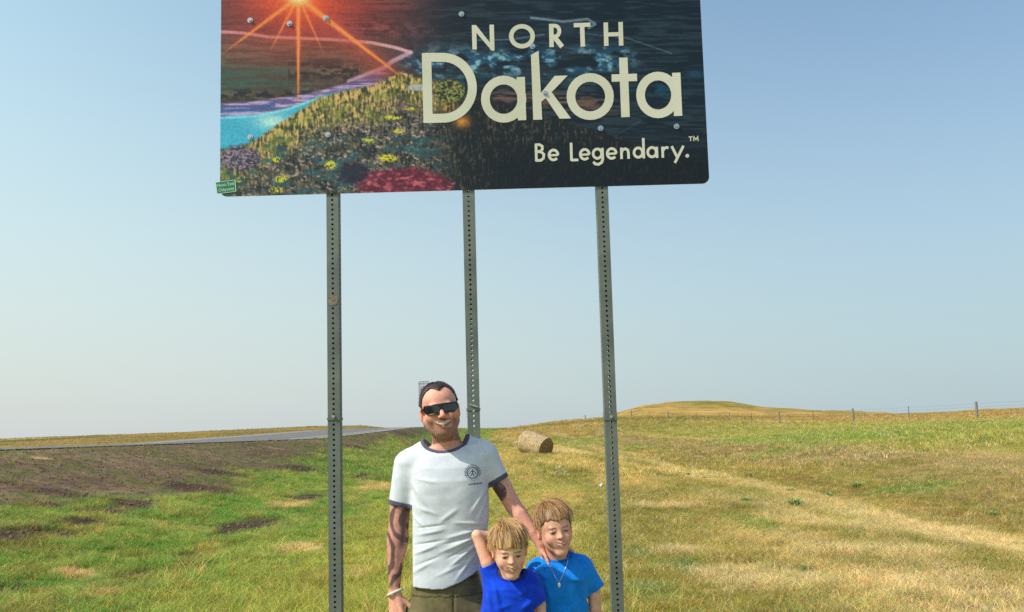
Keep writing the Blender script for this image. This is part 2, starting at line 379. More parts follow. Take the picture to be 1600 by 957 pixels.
def clod_mesh(name, seed):
    import bmesh
    bm = bmesh.new(); bmesh.ops.create_icosphere(bm, subdivisions=2, radius=.5); r = random.Random(seed)
    o = r.random()*50
    for v in bm.verts:
        k = float(fbm(np.array([v.co.x*2.2+o]), np.array([v.co.y*2.2]), np.array([v.co.z*2.2]), s=seed)[0]); v.co *= .55+.95*k
        v.co.z *= .7
    me = bpy.data.meshes.new(name); bm.to_mesh(me); bm.free()
    return me
def source(cname, meshes):
    c = bpy.data.collections.new(cname)
    for i, me in enumerate(meshes):
        o = bpy.data.objects.new('%s_%02d' % (cname, i), me); c.objects.link(o)
    return c
def scatter_group(name, coll):
    ng = bpy.data.node_groups.new(name, 'GeometryNodeTree')
    ng.interface.new_socket('Geometry', in_out='INPUT', socket_type='NodeSocketGeometry'); ng.interface.new_socket('Geometry', in_out='OUTPUT', socket_type='NodeSocketGeometry')
    N = ng.nodes; L = ng.links; gi = N.new('NodeGroupInput'); go = N.new('NodeGroupOutput')
    ci = N.new('GeometryNodeCollectionInfo'); ci.inputs['Collection'].default_value = coll; ci.inputs['Separate Children'].default_value = True; ci.inputs['Reset Children'].default_value = True
    ip = N.new('GeometryNodeInstanceOnPoints'); ip.inputs['Pick Instance'].default_value = True
    def at(n, t):
        a = N.new('GeometryNodeInputNamedAttribute'); a.data_type = t; a.inputs['Name'].default_value = n; return a.outputs['Attribute']
    L.new(gi.outputs[0], ip.inputs['Points']); L.new(ci.outputs[0], ip.inputs['Instance'])
    L.new(at('kindex', 'INT'), ip.inputs['Instance Index']); L.new(at('rot', 'FLOAT_VECTOR'), ip.inputs['Rotation']); L.new(at('scl', 'FLOAT_VECTOR'), ip.inputs['Scale'])
    L.new(ip.outputs[0], go.inputs[0]); return ng
def scatter(name, P, kindex, rot, scl, col, coll, label):
    me = bpy.data.meshes.new(name); n = len(P)
    me.vertices.add(n); me.vertices.foreach_set('co', np.asarray(P, np.float32).ravel())
    a = me.attributes.new('kindex', 'INT', 'POINT'); a.data.foreach_set('value', np.asarray(kindex, np.int32))
    a = me.attributes.new('rot', 'FLOAT_VECTOR', 'POINT'); a.data.foreach_set('vector', np.asarray(rot, np.float32).ravel())
    a = me.attributes.new('scl', 'FLOAT_VECTOR', 'POINT'); a.data.foreach_set('vector', np.asarray(scl, np.float32).ravel())
    a = me.attributes.new('col', 'FLOAT_COLOR', 'POINT'); c = np.ones((n, 4), np.float32); c[:, :3] = col; a.data.foreach_set('color', c.ravel())
    me.update()
    o = link(name, me); tag(o, label, kind='stuff')
    md = o.modifiers.new('scatter', 'NODES'); md.node_group = scatter_group(name+' scatter', coll)
    return o
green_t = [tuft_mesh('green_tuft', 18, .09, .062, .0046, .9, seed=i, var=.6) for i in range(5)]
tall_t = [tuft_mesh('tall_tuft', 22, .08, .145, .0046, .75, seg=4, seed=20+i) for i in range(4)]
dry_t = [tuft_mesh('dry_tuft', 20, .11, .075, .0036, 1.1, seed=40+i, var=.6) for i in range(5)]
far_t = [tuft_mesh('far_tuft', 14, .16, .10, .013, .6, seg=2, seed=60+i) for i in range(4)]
CT = source('tuft_source', green_t+tall_t+dry_t+far_t)     # 0-4, 5-8, 9-13, 14-17
def wedge(n, y0, y1, um=.80):
    y = np.sqrt(rng.random(n)*(y1*y1-y0*y0)+y0*y0); u = (rng.random(n)*2-1)*um
    return u*y, y
def sow(n, y0, y1, far=False, um=.8):
    X, Y = wedge(n, y0, y1, um)
    keep = (X > -12.2) if not far else ((X > -12.2) | (X < -25.2))
    C, m = cover(X, Y)
    p = 1 - np.clip(m['dirt']*1.15, 0, .97) - np.where(m['dirt'] < .1, m['verge']*.80, 0)
    p = p*(1-.35*m['straw'])
    if y1 < 30: p = p*(.30+.70*sstep(.30, .50, fbm(X*3.3, Y*3.3, s=111, o=3)))
    keep &= rng.random(n) < p
    X, Y, C = X[keep], Y[keep], C[keep]; m = {k: v[keep] for k, v in m.items()}; n = len(X)
    Z = ground(X, Y); r1 = rng.random(n); r2 = rng.random(n)
    left = m['left'] > r1
    tallp = np.exp(-((X+1.0)/1.1)**2)*np.exp(-((Y-6.6)/1.8)**2)*.9 + .012 + .06*sstep(.6, .7, m['n1'])*left
    tall = r2 < tallp
    k = np.where(left | (rng.random(n) < .25), rng.integers(0, 5, n), rng.integers(9, 14, n))
    k = np.where(tall, rng.integers(5, 9, n), k)
    s = (.75+.6*rng.random(n))*(.62+.85*fbm(X*3.3, Y*3.3, s=111, o=3))
    if far: k = rng.integers(14, 18, n); s = s*(.8+Y/70*.6)
    s = s*np.where(m['verge'] > .4, .6, 1)*(.7+.6*fbm(X*.8, Y*.8, s=101))
    s = np.where(tall & (X > 1.5), s*.6, s)
    jit = (.62+.72*rng.random((n, 1)))*(.9+.2*rng.random((n, 3)))
    # within the mown green a few straw-coloured tufts, within the dry a few green ones
    swap = rng.random(n)
    C = np.where((left & (swap < .16))[:, None], c_dry*.9, C); C = np.where((~left & (swap < .07))[:, None], c_green2, C)
    C = np.where(((~left) & (swap > .86))[:, None], c_straw, C)
    C = np.where((m['verge'] > .35)[:, None], np.where((swap < .45)[:, None], c_green*.8, np.where((swap < .8)[:, None], c_brown*1.15, c_dry*.8)), C)
    rot = np.stack([(rng.random(n)-.5)*.3, (rng.random(n)-.5)*.3, rng.random(n)*6.283], -1)
    return np.stack([X, Y, Z], -1), k, rot, np.stack([s, s, s*(.8+.5*rng.random(n))], -1), C*jit
parts_ = [sow(52000, 5.8, 13), sow(70000, 13, 26), sow(90000, 26, 70, far=True), sow(60000, 70, 190, far=True)]
P_, k_, r_, s_, c_ = [np.concatenate([q[i] for q in parts_]) for i in range(5)]
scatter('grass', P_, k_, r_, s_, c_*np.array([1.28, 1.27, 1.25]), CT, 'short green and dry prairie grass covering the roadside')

# clods of turned earth on the bare patches and the verge
m_clod = noise_mat('turned earth', lin(94, 74, 60), lin(142, 115, 94), 8, .95, bump=.4, dist=.05)
cl = [clod_mesh('clod', 5+i) for i in range(4)]
for me in cl: me.materials.append(m_clod)
CC = source('clod_source', cl)
X, Y = wedge(150000, 5.8, 44, .8); C, m = cover(X, Y)
keep = (X > -12.0) & (rng.random(len(X)) < np.clip(m['dirt']*1.0 + m['verge']*.85, 0, 1)); X, Y = X[keep], Y[keep]; n = len(X)
s = (.018+.050*rng.random(n)**4)*np.where(m['dirt'][keep] > .3, 1, .75)
scatter('soil_clods_and_dirt', np.stack([X, Y, ground(X, Y)+s*.1], -1), rng.integers(0, 4, n), rng.random((n, 3))*6, np.stack([s, s, s], -1), np.ones((n, 3)), CC,
        'loose brown clods of earth on the bare patches')

# single green weeds standing in the mown dry grass
m_weed = noise_mat('weed leaves', lin(112, 138, 66), lin(150, 172, 96), 30, .7, bump=0)
weed_spots = [(1243, 793, 15, 'largest green weed clump in the dry mown grass on the right'), (1170, 745, 7, 'small green weed in dry grass nearest the hay bale side, upper one of a pair'), (1293, 777, 9, 'green weed just right of and above the largest clump'),
              (1236, 770, 8, 'low green weed directly above the largest clump'), (1338, 763, 10, 'green weed at the edge of the olive grass strip'), (1076, 744, 6, 'little green weed right of the third sign post, leftmost weed'), (1101, 749, 5, 'faint little green weed beside the leftmost weed'),
              (1165, 785, 9, 'green weed left of the largest clump'), (1552, 808, 10, 'dark green weed by the ditch near the right edge'), (1258, 890, 8, 'dark green weed in the straw in the right foreground'), (942, 713, 5, 'tiny green weed beside the right sign post'), (910, 848, 0, '')]
def weed(px, py, wpx, label, seed):
    if not wpx: return
    x, y = hit(px, py); r = random.Random(seed); R0 = wpx*y/F
    root = empty('green_weed', (x, y, float(ground(x, y)))); tag(root, label, 'weed', 'green weeds in the dry grass')
    V = []; Fs = []
    for i in range(110):
        a = r.uniform(0, 6.283); l = R0*r.uniform(.4, 1.15); h = R0*r.uniform(.3, .9); w = R0*.06; n0 = len(V)
        px_, py_ = -math.sin(a)*w, math.cos(a)*w; b = (r.uniform(-.4, .4)*R0, r.uniform(-.4, .4)*R0)
        for t, s, z in ((0, .3, 0), (.4, 1, .7), (.75, .8, 1), (1, .05, .85)):
            cx, cy, cz = b[0]+math.cos(a)*l*t, b[1]+math.sin(a)*l*t, h*z
            V += [(cx-px_*s, cy-py_*s, cz), (cx+px_*s, cy+py_*s, cz+.1*w)]
        for k in range(3): q = n0+2*k; Fs.append((q, q+1, q+3, q+2))
    link('leaves', mesh_np('leaves', V, Fs), m_weed, root)
    st = MB()
    for i in range(5):
        a = r.uniform(0, 6.283); st.cyl((0, 0, -.02), (math.cos(a)*R0*.5, math.sin(a)*R0*.5, R0*.7), R0*.03, 5)
    st.obj('stem', m_weed, root)
for i, (a, b, c, l) in enumerate(weed_spots): weed(a, b, c, l, i)

# ------------------------------------------------------------------ fence along the right-of-way
m_wood = noise_mat('weathered fence wood', (.15, .135, .115), (.30, .275, .24), 14, .9, bump=.5, dist=.01)
m_steel = noise_mat('rusty steel post', (.10, .085, .07), (.2, .15, .12), 20, .7, .3, bump=.1)
m_wire = mat_new('fence wire', (.22, .21, .2), .5, .7)
fence = empty('wire_fence', (37.6, 65, float(ground(37.6, 65)))); tag(fence, 'wire fence of wooden and steel posts crossing the pasture at right', 'fence')
fx0, fy0, fk = 37.6, 65.0, -.101
def fpt(u):  # the point of the fence line seen along direction u
    Yf = (fx0-fk*fy0)/(u-fk); return u*Yf, Yf
FP = []
for px, kind in ((2400, 's'), (2150, 'w'), (1960, 's'), (1800, 's'), (1650, 's'), (1522, 'w'), (1416, 's'), (1329, 'w'), (1267, 's'), (1214, 'w'), (1171, 's'), (1137, 's'), (1085, 's'), (1041, 'w'), (1012, 's'), (984, 'w'), (962, 's'), (940, 's'), (912, 'w'), (893, 's'), (866, 's'), (846, 'w')):
    x, y = fpt((px-800-(.0271*20))/F); FP.append((x, y, kind))
inv = Matrix.Translation(-fence.location)
for i, (x, y, kind) in enumerate(FP):
    z = float(ground(x, y)); th = max(1, y/110)
    b = MB(); tl = random.uniform(-.03, .03); base = Vector((x, y, z-.3))-fence.location
    if kind == 'w':
        b.cyl(base, base+Vector((tl, 0, 1.75)), .105*th**.4, 10, .098*th**.4); o = b.obj('wooden_post', m_wood, fence)
        MB().cyl(base+Vector((tl, 0, 1.75)), base+Vector((tl, 0, 1.77)), .098*th**.4, 10, .06).obj('post_top', m_wood, o)
    else:
        b.box(base+Vector((0, 0, .85)), (.055*th**.5, .012, 1.75)); b.box(base+Vector((0, .02, .85)), (.012, .045, 1.75)); b.obj('steel_post', m_steel, fence)
for h in (.45, .75, 1.02, 1.28):
    pts = []
    for (x, y, k) in FP: pts.append(Vector((x, y, float(ground(x, y))+h))-fence.location)
    MB().tube(pts, .0045, 4).obj('wire', m_wire, fence)

# ------------------------------------------------------------------ round hay bale
bx_, by_ = hit(833, 711); bale_d = by_
s = (858-806)*by_/F
Rb = .5*37.5*by_/F; Lb = s*.86
bale = empty('hay_bale', (bx_, by_+Rb*.6, float(ground(bx_, by_+Rb*.6))-.04)); bale.rotation_euler = (0, R(17), R(-40)); tag(bale, 'round straw-coloured hay bale lying on the mown grass behind the man', 'hay bale')
m_bale = noise_mat('hay', lin(152, 128, 92), lin(212, 186, 142), 6, .95, bump=.8, dist=.03, detail=12)
m_baleend = noise_mat('cut hay end', lin(120, 98, 66), lin(170, 142, 100), 9, .95, bump=.9, dist=.04, detail=12)
nu, nv = 56, 22; V = []; Fs = []
for j in range(nv+1):
    t = j/nv; x = (t-.5)*Lb
    for i in range(nu):
        a = 2*math.pi*i/nu; rr = Rb*(1-.10*abs(2*t-1)**8) + .02*math.sin(t*95)*.3 + .05*(float(fbm(np.array([math.cos(a)*3+t*6]), np.array([math.sin(a)*3]), s=3)[0])-.5)
        zz = rr*math.sin(a); zz = max(zz, -Rb*.93)
        V.append((x, rr*math.cos(a), zz+Rb*.92))
for j in range(nv):
    for i in range(nu): Fs.append((j*nu+i, j*nu+(i+1) % nu, (j+1)*nu+(i+1) % nu, (j+1)*nu+i))
link('hay_roll', mesh_np('hay_roll', V, Fs), m_bale, bale)
for sx in (-1, 1):
    V = []; Fs = []; rings = 12
    for j in range(rings+1):
        q = Rb*.90*j/rings
        for i in range(nu):
            a = 2*math.pi*i/nu; V.append((sx*(Lb/2*1.0+.02*math.cos(j*math.pi)+.03*(1-j/rings)), q*math.cos(a), max(q*math.sin(a), -Rb*.93)+Rb*.92))
    for j in range(rings):
        for i in range(nu): f = (j*nu+i, j*nu+(i+1) % nu, (j+1)*nu+(i+1) % nu, (j+1)*nu+i); Fs.append(f if sx < 0 else f[::-1])
    link('bale_end', mesh_np('bale_end', V, Fs), m_baleend, bale)
V = []; Fs = []; r = random.Random(9)
for i in range(900):
    a = r.uniform(-.6, math.pi+.6); x = r.uniform(-.5, .5)*Lb; l = r.uniform(.03, .12); d = Vector((r.uniform(-1, 1), r.uniform(-1, 1), r.uniform(-.6, .6)))*l; p = Vector((x, (Rb-.01)*math.cos(a), (Rb-.01)*math.sin(a)+Rb*.92)); nrm_ = Vector((0, math.cos(a), math.sin(a)))*r.uniform(.01, .06); b0 = len(V)
    V += [p, p+Vector((.006, .004, .006)), p+nrm_+d]; Fs.append((b0, b0+1, b0+2))
tag(link('loose_straw', mesh_np('loose_straw', V, Fs), m_bale, bale), kind='stuff')
tw = MB()
for j in range(13):
    x = (j/12-.5)*Lb*.86; tw.tube([(x, (Rb+.02)*math.cos(a), max((Rb+.02)*math.sin(a), -Rb*.9)+Rb*.92) for a in np.linspace(0, 2*math.pi, 33)], .008, 4)
tw.obj('net_twine', mat_new('twine', lin(190, 168, 120), .8), bale)

# scrap of white paper in the grass
x, y = hit(938, 764); q = empty('paper_scrap', (x, y, float(ground(x, y)))); tag(q, 'small crumpled white paper scrap lying in the grass left of the right sign post', 'litter')
r = random.Random(4); V = []; n = 7
for i in range(n):
    for j in range(n): V.append(((i/(n-1)-.5)*.10+r.uniform(-.008, .008), (j/(n-1)-.5)*.08+r.uniform(-.008, .008), .05+.05*math.sin(i*1.3)*math.cos(j*1.1)+.04*i/n*2+r.uniform(-.008, .008)))
link('paper', mesh_np('paper', V, [(i*n+j, (i+1)*n+j, (i+1)*n+j+1, i*n+j+1) for i in range(n-1) for j in range(n-1)], smooth=False), mat_new('white paper', (.85, .85, .85), .8), q)

# ------------------------------------------------------------------ the welcome sign: panel, printed picture, lettering, posts
SY = 3.985                                   # distance of the printed face
sign = empty('welcome_sign', (-.1, 4.03, 0)); tag(sign, 'big printed welcome sign with a valley sunset picture on three perforated steel posts', 'sign')
def sp(px, py, dy=0):
    v = W(px, py, SY+dy); return (v.x-sign.location.x, v.y-sign.location.y, v.z)
# printed picture, one colour per grid vertex, in photo coordinates (x 345..1107, y -150..307)
def seg_d(X, Y, pts):
    d = np.full(X.shape, 1e9)
    for (x0, y0), (x1, y1) in zip(pts[:-1], pts[1:]):
        dx, dy = x1-x0, y1-y0; t = np.clip(((X-x0)*dx+(Y-y0)*dy)/(dx*dx+dy*dy), 0, 1)
        d = np.minimum(d, np.hypot(X-x0-t*dx, Y-y0-t*dy))
    return d
def picture(X, Y):
    L3 = lambda *c: np.broadcast_to(np.array(c, float), X.shape+(3,))
    n = fbm(X/9, Y/5, s=1, o=5); nf = fbm(X/2.6, Y/2.0, s=2, o=3); nb = fbm(X/60, Y/26, s=3, o=4); st = fbm(X/34, Y/3.2, s=4, o=4)
    C = mix(L3(52, 48, 50), L3(82, 62, 66), sstep(.4, .6, nb)); C = mix(C, L3(26, 30, 32), sstep(.5, .66, st)*.8)
    C = mix(C, L3(110, 74, 84), np.exp(-((Y-45-.04*(X-600))/14)**2)*(X > 500)*(X < 730)*sstep(.35, .6, n)*.9)
    # olive and green plains
    pl = sstep(56, 66, Y+6*n)*(1-sstep(560, 640, X)); C = mix(C, mix(L3(66, 60, 48), L3(92, 84, 70), sstep(.4, .62, st)), pl)
    gr = np.exp(-((Y-122)/20)**2)*(1-sstep(420, 540, X)); C = mix(C, L3(34, 84, 70), np.clip(gr*1.2, 0, 1)*sstep(.3, .55, st)*.85)
    C = mix(C, L3(18, 26, 26), np.clip(np.exp(-((Y-148)/9)**2)+np.exp(-((Y-110-.05*(X-480))/16)**2)*(X > 450)*(X < 560), 0, 1)*sstep(.4, .56, n)*.9)
    # bluffs to the right, blue in the shade
    rb = sstep(600, 720, X); dark = mix(L3(14, 26, 34), L3(34, 48, 54), sstep(.4, .66, st)); C = mix(C, dark, rb)
    bl = np.exp(-((Y-98+.02*(X-800))/24)**2)*sstep(600, 680, X)*(1-sstep(960, 1010, X)); C = mix(C, mix(L3(34, 72, 96), L3(120, 160, 176), sstep(.46, .70, n)), np.clip(bl*1.1, 0, 1)*sstep(.38, .58, fbm(X/20, Y/11, s=8)))
    C = mix(C, L3(20, 66, 88), np.exp(-(((X-1035)/36)**2+((Y-135)/18)**2))*.9*sstep(.35, .6, n)); C = mix(C, L3(24, 70, 90), np.exp(-(((X-1085)/14)**2+((Y-116)/7)**2))*.7)
    C = mix(C, L3(110, 78, 62), np.exp(-((Y-150-.08*(X-760))/15)**2)*sstep(745, 775, X)*(1-sstep(930, 990, X))*sstep(.42, .6, st)*.9)
    d = seg_d(X, Y, [(822, 186), (860, 200), (903, 222)]); C = mix(C, L3(158, 92, 68), (1-sstep(2.5, 6.5, d+4*(nf-.5)))*.85)
    for pts, w, a in (([(740, 63), (800, 62), (850, 54)], 1.0, .5), ([(830, 28), (880, 34), (918, 30), (930, 38), (920, 44)], 1.8, .75), ([(905, 52), (980, 60), (1050, 84)], .9, .4), ([(860, 70), (1000, 96)], .8, .3), ([(930, 230), (1000, 190)], .8, .2)):
        C = mix(C, L3(120, 140, 155), (1-sstep(w*.6, w*1.6, seg_d(X, Y, pts)))*a)
    # pale roads and lilac bank
    d = seg_d(X, Y, [(345, 50), (380, 52), (420, 58), (520, 62), (580, 67), (615, 74), (642, 82)]); C = mix(C, L3(205, 170, 180), (1-sstep(1.6, 3.4, d+1.2*(nf-.5)))*.95)
    d = seg_d(X, Y, [(642, 82), (615, 95), (600, 106), (570, 118), (545, 128)]); C = mix(C, L3(200, 165, 190), (1-sstep(2, 5, d+3*(nf-.5)))*.8)
    # river: violet shallows above, cyan water below
    ytop = np.interp(X, [345, 400, 460, 500, 560, 600, 640], [160, 156, 148, 140, 122, 108, 98]); ymid = np.interp(X, [345, 400, 450, 500, 560, 600], [182, 179, 168, 150, 134, 118])
    C = mix(C, mix(L3(92, 84, 128), L3(176, 160, 200), sstep(.42, .66, st)), sstep(0, 4, Y-ytop)*(1-sstep(585, 620, X)))
    C = mix(C, L3(52, 88, 150), np.exp(-((Y-(ymid-8))/3.5)**2)*(X < 430)*.8)
    C = mix(C, mix(L3(64, 164, 192), L3(186, 222, 212), np.exp(-(((X-425)/26)**2+((Y-190)/12)**2))*.9), sstep(-1, 2, Y-ymid)*(1-sstep(500, 560, X)))
    C = mix(C, L3(150, 218, 228), np.exp(-((Y-(ymid+3))/1.8)**2)*(X < 500)*.7)
    # grass hill in front
    hy = np.interp(X, [345, 372, 400, 440, 480, 500, 540, 590, 625, 660, 700, 760, 1107], [232, 229, 218, 190, 165, 152, 142, 130, 112, 122, 128, 150, 260])
    hill = sstep(-2, 3, Y-hy+7*(nf-.5)); bld = .6*fbm(X/1.9, Y/9, s=12, o=3)+.4*fbm(X/5+Y/9, Y/5-X/14, s=19, o=4)
    G = mix(L3(52, 58, 34), L3(222, 186, 112), sstep(.34, .72, bld)); G = mix(G, L3(120, 128, 52), sstep(.5, .65, fbm(X/16, Y/10, s=13))*.6); G = mix(G, L3(196, 160, 96), np.exp(-((Y-hy-8)/11)**2)*sstep(.42, .6, bld)*.8)
    G = mix(G, mix(mix(L3(20, 24, 30), L3(92, 88, 76), sstep(.3, .7, .5*bld+.5*n)), L3(176, 150, 146), sstep(.50, .74, .55*nf+.45*fbm(X/7, Y/5, s=22))), sstep(28, 75, Y-hy+30*(nb-.5))*.88)
    G = mix(G, L3(40, 84, 92), sstep(.52, .62, fbm(X/22+7, Y/9, s=14))*.6*(Y > 215)); G = mix(G, L3(120, 84, 84), np.exp(-(((X-620)/40)**2+((Y-165)/9)**2))*sstep(.4, .6, n)*.8)
    G = mix(G, mix(L3(22, 26, 24), L3(78, 66, 52), sstep(.5, .72, bld)), sstep(655, 735, X+30*(n-.5)))
    G = mix(G, L3(196, 142, 60), np.exp(-(((X-700)/12)**2+((Y-163)/14)**2))*sstep(.35, .55, bld)); G = mix(G, L3(210, 130, 40), np.exp(-(((X-722)/12)**2+((Y-190)/10)**2))*.9)
    C = mix(C, G, hill)
    C = mix(C, mix(L3(38, 48, 30), L3(128, 126, 66), sstep(.42, .6, nf)), (1-sstep(.8, 1.1, np.hypot((X-703)/26, (Y-143)/20)+.3*(n-.5))))
    C = mix(C, L3(170, 172, 178), (1-sstep(.7, 1.1, np.hypot((X-652)/18, (Y-137)/6)))*.8)
    C = mix(C, L3(10, 14, 18), sstep(740, 800, X)*sstep(200, 262, Y)*.7)
    # red rock, lilac rocks, yellow flowers
    rk = np.hypot((X-632)/84, (Y-294)/36)+.35*(fbm(X/12, Y/8, s=15)-.5); ri = np.abs(fbm(X/16, Y/7, s=16, o=5)-.5)*9
    C = mix(C, mix(L3(88, 28, 44), L3(186, 96, 104), np.clip(ri*.5, 0, 1)*sstep(.25, .7, fbm(X/6+Y/9, Y/3.2, s=17, o=5))), 1-sstep(.80, 1.0, rk+.25*(fbm(X/5, Y/4, s=23)-.5))); C = mix(C, L3(34, 28, 46), (1-sstep(.55, .9, np.hypot((X-552)/34, (Y-270)/22)+.3*(n-.5)))*.75)
    C = mix(C, mix(L3(60, 52, 66), L3(138, 116, 140), sstep(.45, .62, nf)), (1-sstep(.7, 1.1, np.hypot((X-375)/36, (Y-248)/22)+.4*(n-.5)))*.9)
    for fx, fy, w, h in ((576, 220, 12, 5), (606, 247, 17, 7), (516, 258, 11, 8), (432, 250, 9, 5), (440, 280, 13, 8), (432, 297, 12, 6), (613, 184, 16, 4), (372, 282, 8, 4), (640, 170, 9, 3), (624, 205, 10, 4)):
        C = mix(C, L3(206, 196, 40), (1-sstep(.6, 1.1, np.hypot((X-fx)/w, (Y-fy)/h)+.9*(nf-.5)))*sstep(.4, .52, fbm(X/2, Y/2, s=18, o=2))*.95)
    # the setting sun printed at the top and its rays
    sx, sy = 466, -4; dd = np.hypot((X-sx)*.8, (Y-sy)*1.25)
    C = mix(C, L3(190, 52, 30), np.exp(-(dd/120)**2)*.85*(1-hill)); C = mix(C, L3(240, 96, 28), np.exp(-(dd/46)**2)*.9)
    fan = np.clip(1-np.abs((X-sx)-(Y-sy)*1.15)/(16+.32*np.maximum(Y-sy, 0)), 0, 1)*sstep(0, 70, Y)*(1-sstep(118, 142, Y)); C = mix(C, L3(176, 70, 52), fan*.55*(1-hill))
    for ex, ey, w, a in ((466, 172, 3.0, 1), (642, 132, 4.2, .95), (348, 84, 3.4, .8), (420, 84, 2.6, .6), (506, 84, 2.6, .55)):
        L = math.hypot(ex-sx, ey-sy); t = np.clip(((X-sx)*(ex-sx)+(Y-sy)*(ey-sy))/L**2, 0, 1); q = np.hypot(X-sx-t*(ex-sx), Y-sy-t*(ey-sy))
        C = mix(C, L3(255, 158, 50), np.clip(1.25-q/(w*(1.35-t)), 0, 1)*a*(1-t**5)); C = mix(C, L3(214, 84, 70), np.clip(1-q/(w*2.6*(1.2-.5*t)), 0, 1)*a*.35*(1-t**3))
    C = mix(C, L3(255, 226, 150), np.exp(-(dd/13)**2))
    sk = 1-sstep(-52, -44, Y); C = mix(C, mix(L3(214, 120, 62), L3(70, 84, 120), sstep(-60, -140, Y)), sk)
    C = 128+(C-128)*1.10+10
    return C*(.88+.30*nf)[..., None]
pxs = np.linspace(345, 1107, 640); pys = np.linspace(-150, 307, 385)
# the panel outline in the plane: left edge, right edge, bottom edge
def pmap(a, b):
    """a 0..1 left to right, b 0..1 top to bottom -> photo px on the (rectangular) panel"""
    tl, tr, br, bl = [np.array(W(*p, SY)) for p in ((345.3, -145), (1087.5, -164), (1106.8, 287.5), (344.8, 307))]
    return tl, tr, br, bl
TL, TR, BR, BL = pmap(0, 0)
na, nb_ = 640, 384
A, B = np.meshgrid(np.linspace(0, 1, na), np.linspace(0, 1, nb_), indexing='ij')
xl = .5*(TL[0]+BL[0]); xr = .5*(TR[0]+BR[0]); zb = .5*(BL[2]+BR[2]); zt = .5*(TL[2]+TR[2])
PX = xl+(xr-xl)*A; PZ = zt+(zb-zt)*B
# rounded corners: squeeze the grid's corners in
rc = .036; hw = (xr-xl)/2; hh = (zt-zb)/2; cx = (xl+xr)/2; cz = (zb+zt)/2
ax = np.maximum(np.abs(PX-cx)-(hw-rc), 0); az = np.maximum(np.abs(PZ-cz)-(hh-rc), 0); ln = np.hypot(ax, az); mm = np.maximum(ax, az); k = np.where(ln > 1e-9, mm/np.maximum(ln, 1e-9), 1)
PX = cx+np.sign(PX-cx)*(np.minimum(np.abs(PX-cx), hw-rc)+ax*k); PZ = cz+np.sign(PZ-cz)*(np.minimum(np.abs(PZ-cz), hh-rc)+az*k)
# back to photo coordinates for the picture
def to_px(x, y, z):
    v = np.stack([x, y, z-CAM_H], -1); f_ = v@np.array(fwd); r_ = v@np.array(rt); u_ = v@np.array(up)
    return 800+F*r_/f_, OPTY-F*u_/f_
qx, qy = to_px(PX, np.full_like(PX, SY), PZ)
col = linA(picture(qx, qy))
m_print = noise_mat('printed sign face', (.93, .93, .93), (1.0, 1.0, 1.0), 3, .34, bump=0, attr='Col', spec=.4)
Vp = np.stack([PX-sign.location.x, np.full_like(PX, SY-sign.location.y), PZ], -1).reshape(-1, 3)
idx = np.arange(na*nb_).reshape(na, nb_); Fq = np.stack([idx[:-1, :-1], idx[:-1, 1:], idx[1:, 1:], idx[1:, :-1]], -1).reshape(-1, 4)
link('printed_face', mesh_np('printed_face', Vp, Fq, col.reshape(-1, 3), smooth=False), m_print, sign)
# aluminium backing sheet just behind the print
m_alu = noise_mat('aluminium sheet', (.45, .46, .47), (.6, .6, .6), 8, .45, .7, bump=.02)
pts = []
for qx_, qz_, a0 in ((hw-rc, hh-rc, 0), (-hw+rc, hh-rc, 90), (-hw+rc, -hh+rc, 180), (hw-rc, -hh+rc, 270)):
    for i in range(9): a = R(a0+i*90/8); pts.append((cx+qx_+rc*math.cos(a)*1.0-sign.location.x, cz+qz_+rc*math.sin(a)))
mb = MB(); n = len(pts); y0 = SY+.0008-sign.location.y; y1 = y0+.004
mb.add([(x, y0, z) for x, z in pts]+[(x, y1, z) for x, z in pts], [tuple(range(n)), tuple(range(2*n-1, n-1, -1))]+[(i, n+i, n+(i+1) % n, (i+1) % n) for i in range(n)])
mb.obj('backing_sheet', m_alu, sign)
# stroke lettering measured on the photograph
class Letters:
    def __init__(s): s.V = []; s.F = []; s.k = 0
    def stroke(s, pts, w, closed=False):
        pts = [np.array(p, float) for p in pts]; n = len(pts); dy = -.0012-.00012*(s.k % 7); s.k += 1; base = len(s.V)
        for i, p in enumerate(pts):
            if closed: t0 = p-pts[i-1]; t1 = pts[(i+1) % n]-p
            else: t0 = p-pts[max(i-1, 0)] if i else pts[1]-p; t1 = pts[i+1]-p if i < n-1 else t0
            t0 = t0/np.linalg.norm(t0); t1 = t1/np.linalg.norm(t1); t = t0+t1; t /= np.linalg.norm(t)
            nrm = np.array([-t[1], t[0]]); c = max(.35, float(np.dot(nrm, np.array([-t0[1], t0[0]])))); ww = w/2/c
            s.V += [sp(*(p+nrm*ww), dy), sp(*(p-nrm*ww), dy)]
        m = n if closed else n-1
        for i in range(m):
            a, b = base+2*i, base+2*((i+1) % n); s.F.append((a, b, b+1, a+1))
    def poly(s, pts):
        b = len(s.V); dy = -.0012-.00012*(s.k % 7); s.k += 1; s.V += [sp(*p, dy) for p in pts]; s.F.append(tuple(range(b, b+len(pts))))
    def arc(s, cx, cy, rx, ry, a0, a1, w, n=28, closed=False):
        m = n if closed else n+1
        s.stroke([(cx+rx*math.cos(R(a0+(a1-a0)*i/n)), cy+ry*math.sin(R(a0+(a1-a0)*i/n))) for i in range(m)], w, closed)
    def end(s, mat=None):
        me = bpy.data.meshes.new('letter'); me.from_pydata(s.V, [], s.F); me.update(); link('letter', me, m_letter, sign); s.V = []; s.F = []
m_letter = noise_mat('reflective cream letters', lin(206, 203, 178), lin(222, 219, 196), 2, .5, bump=0)
K = -.0250  # the baseline's slope in the picture
L1 = Letters(); w = 7
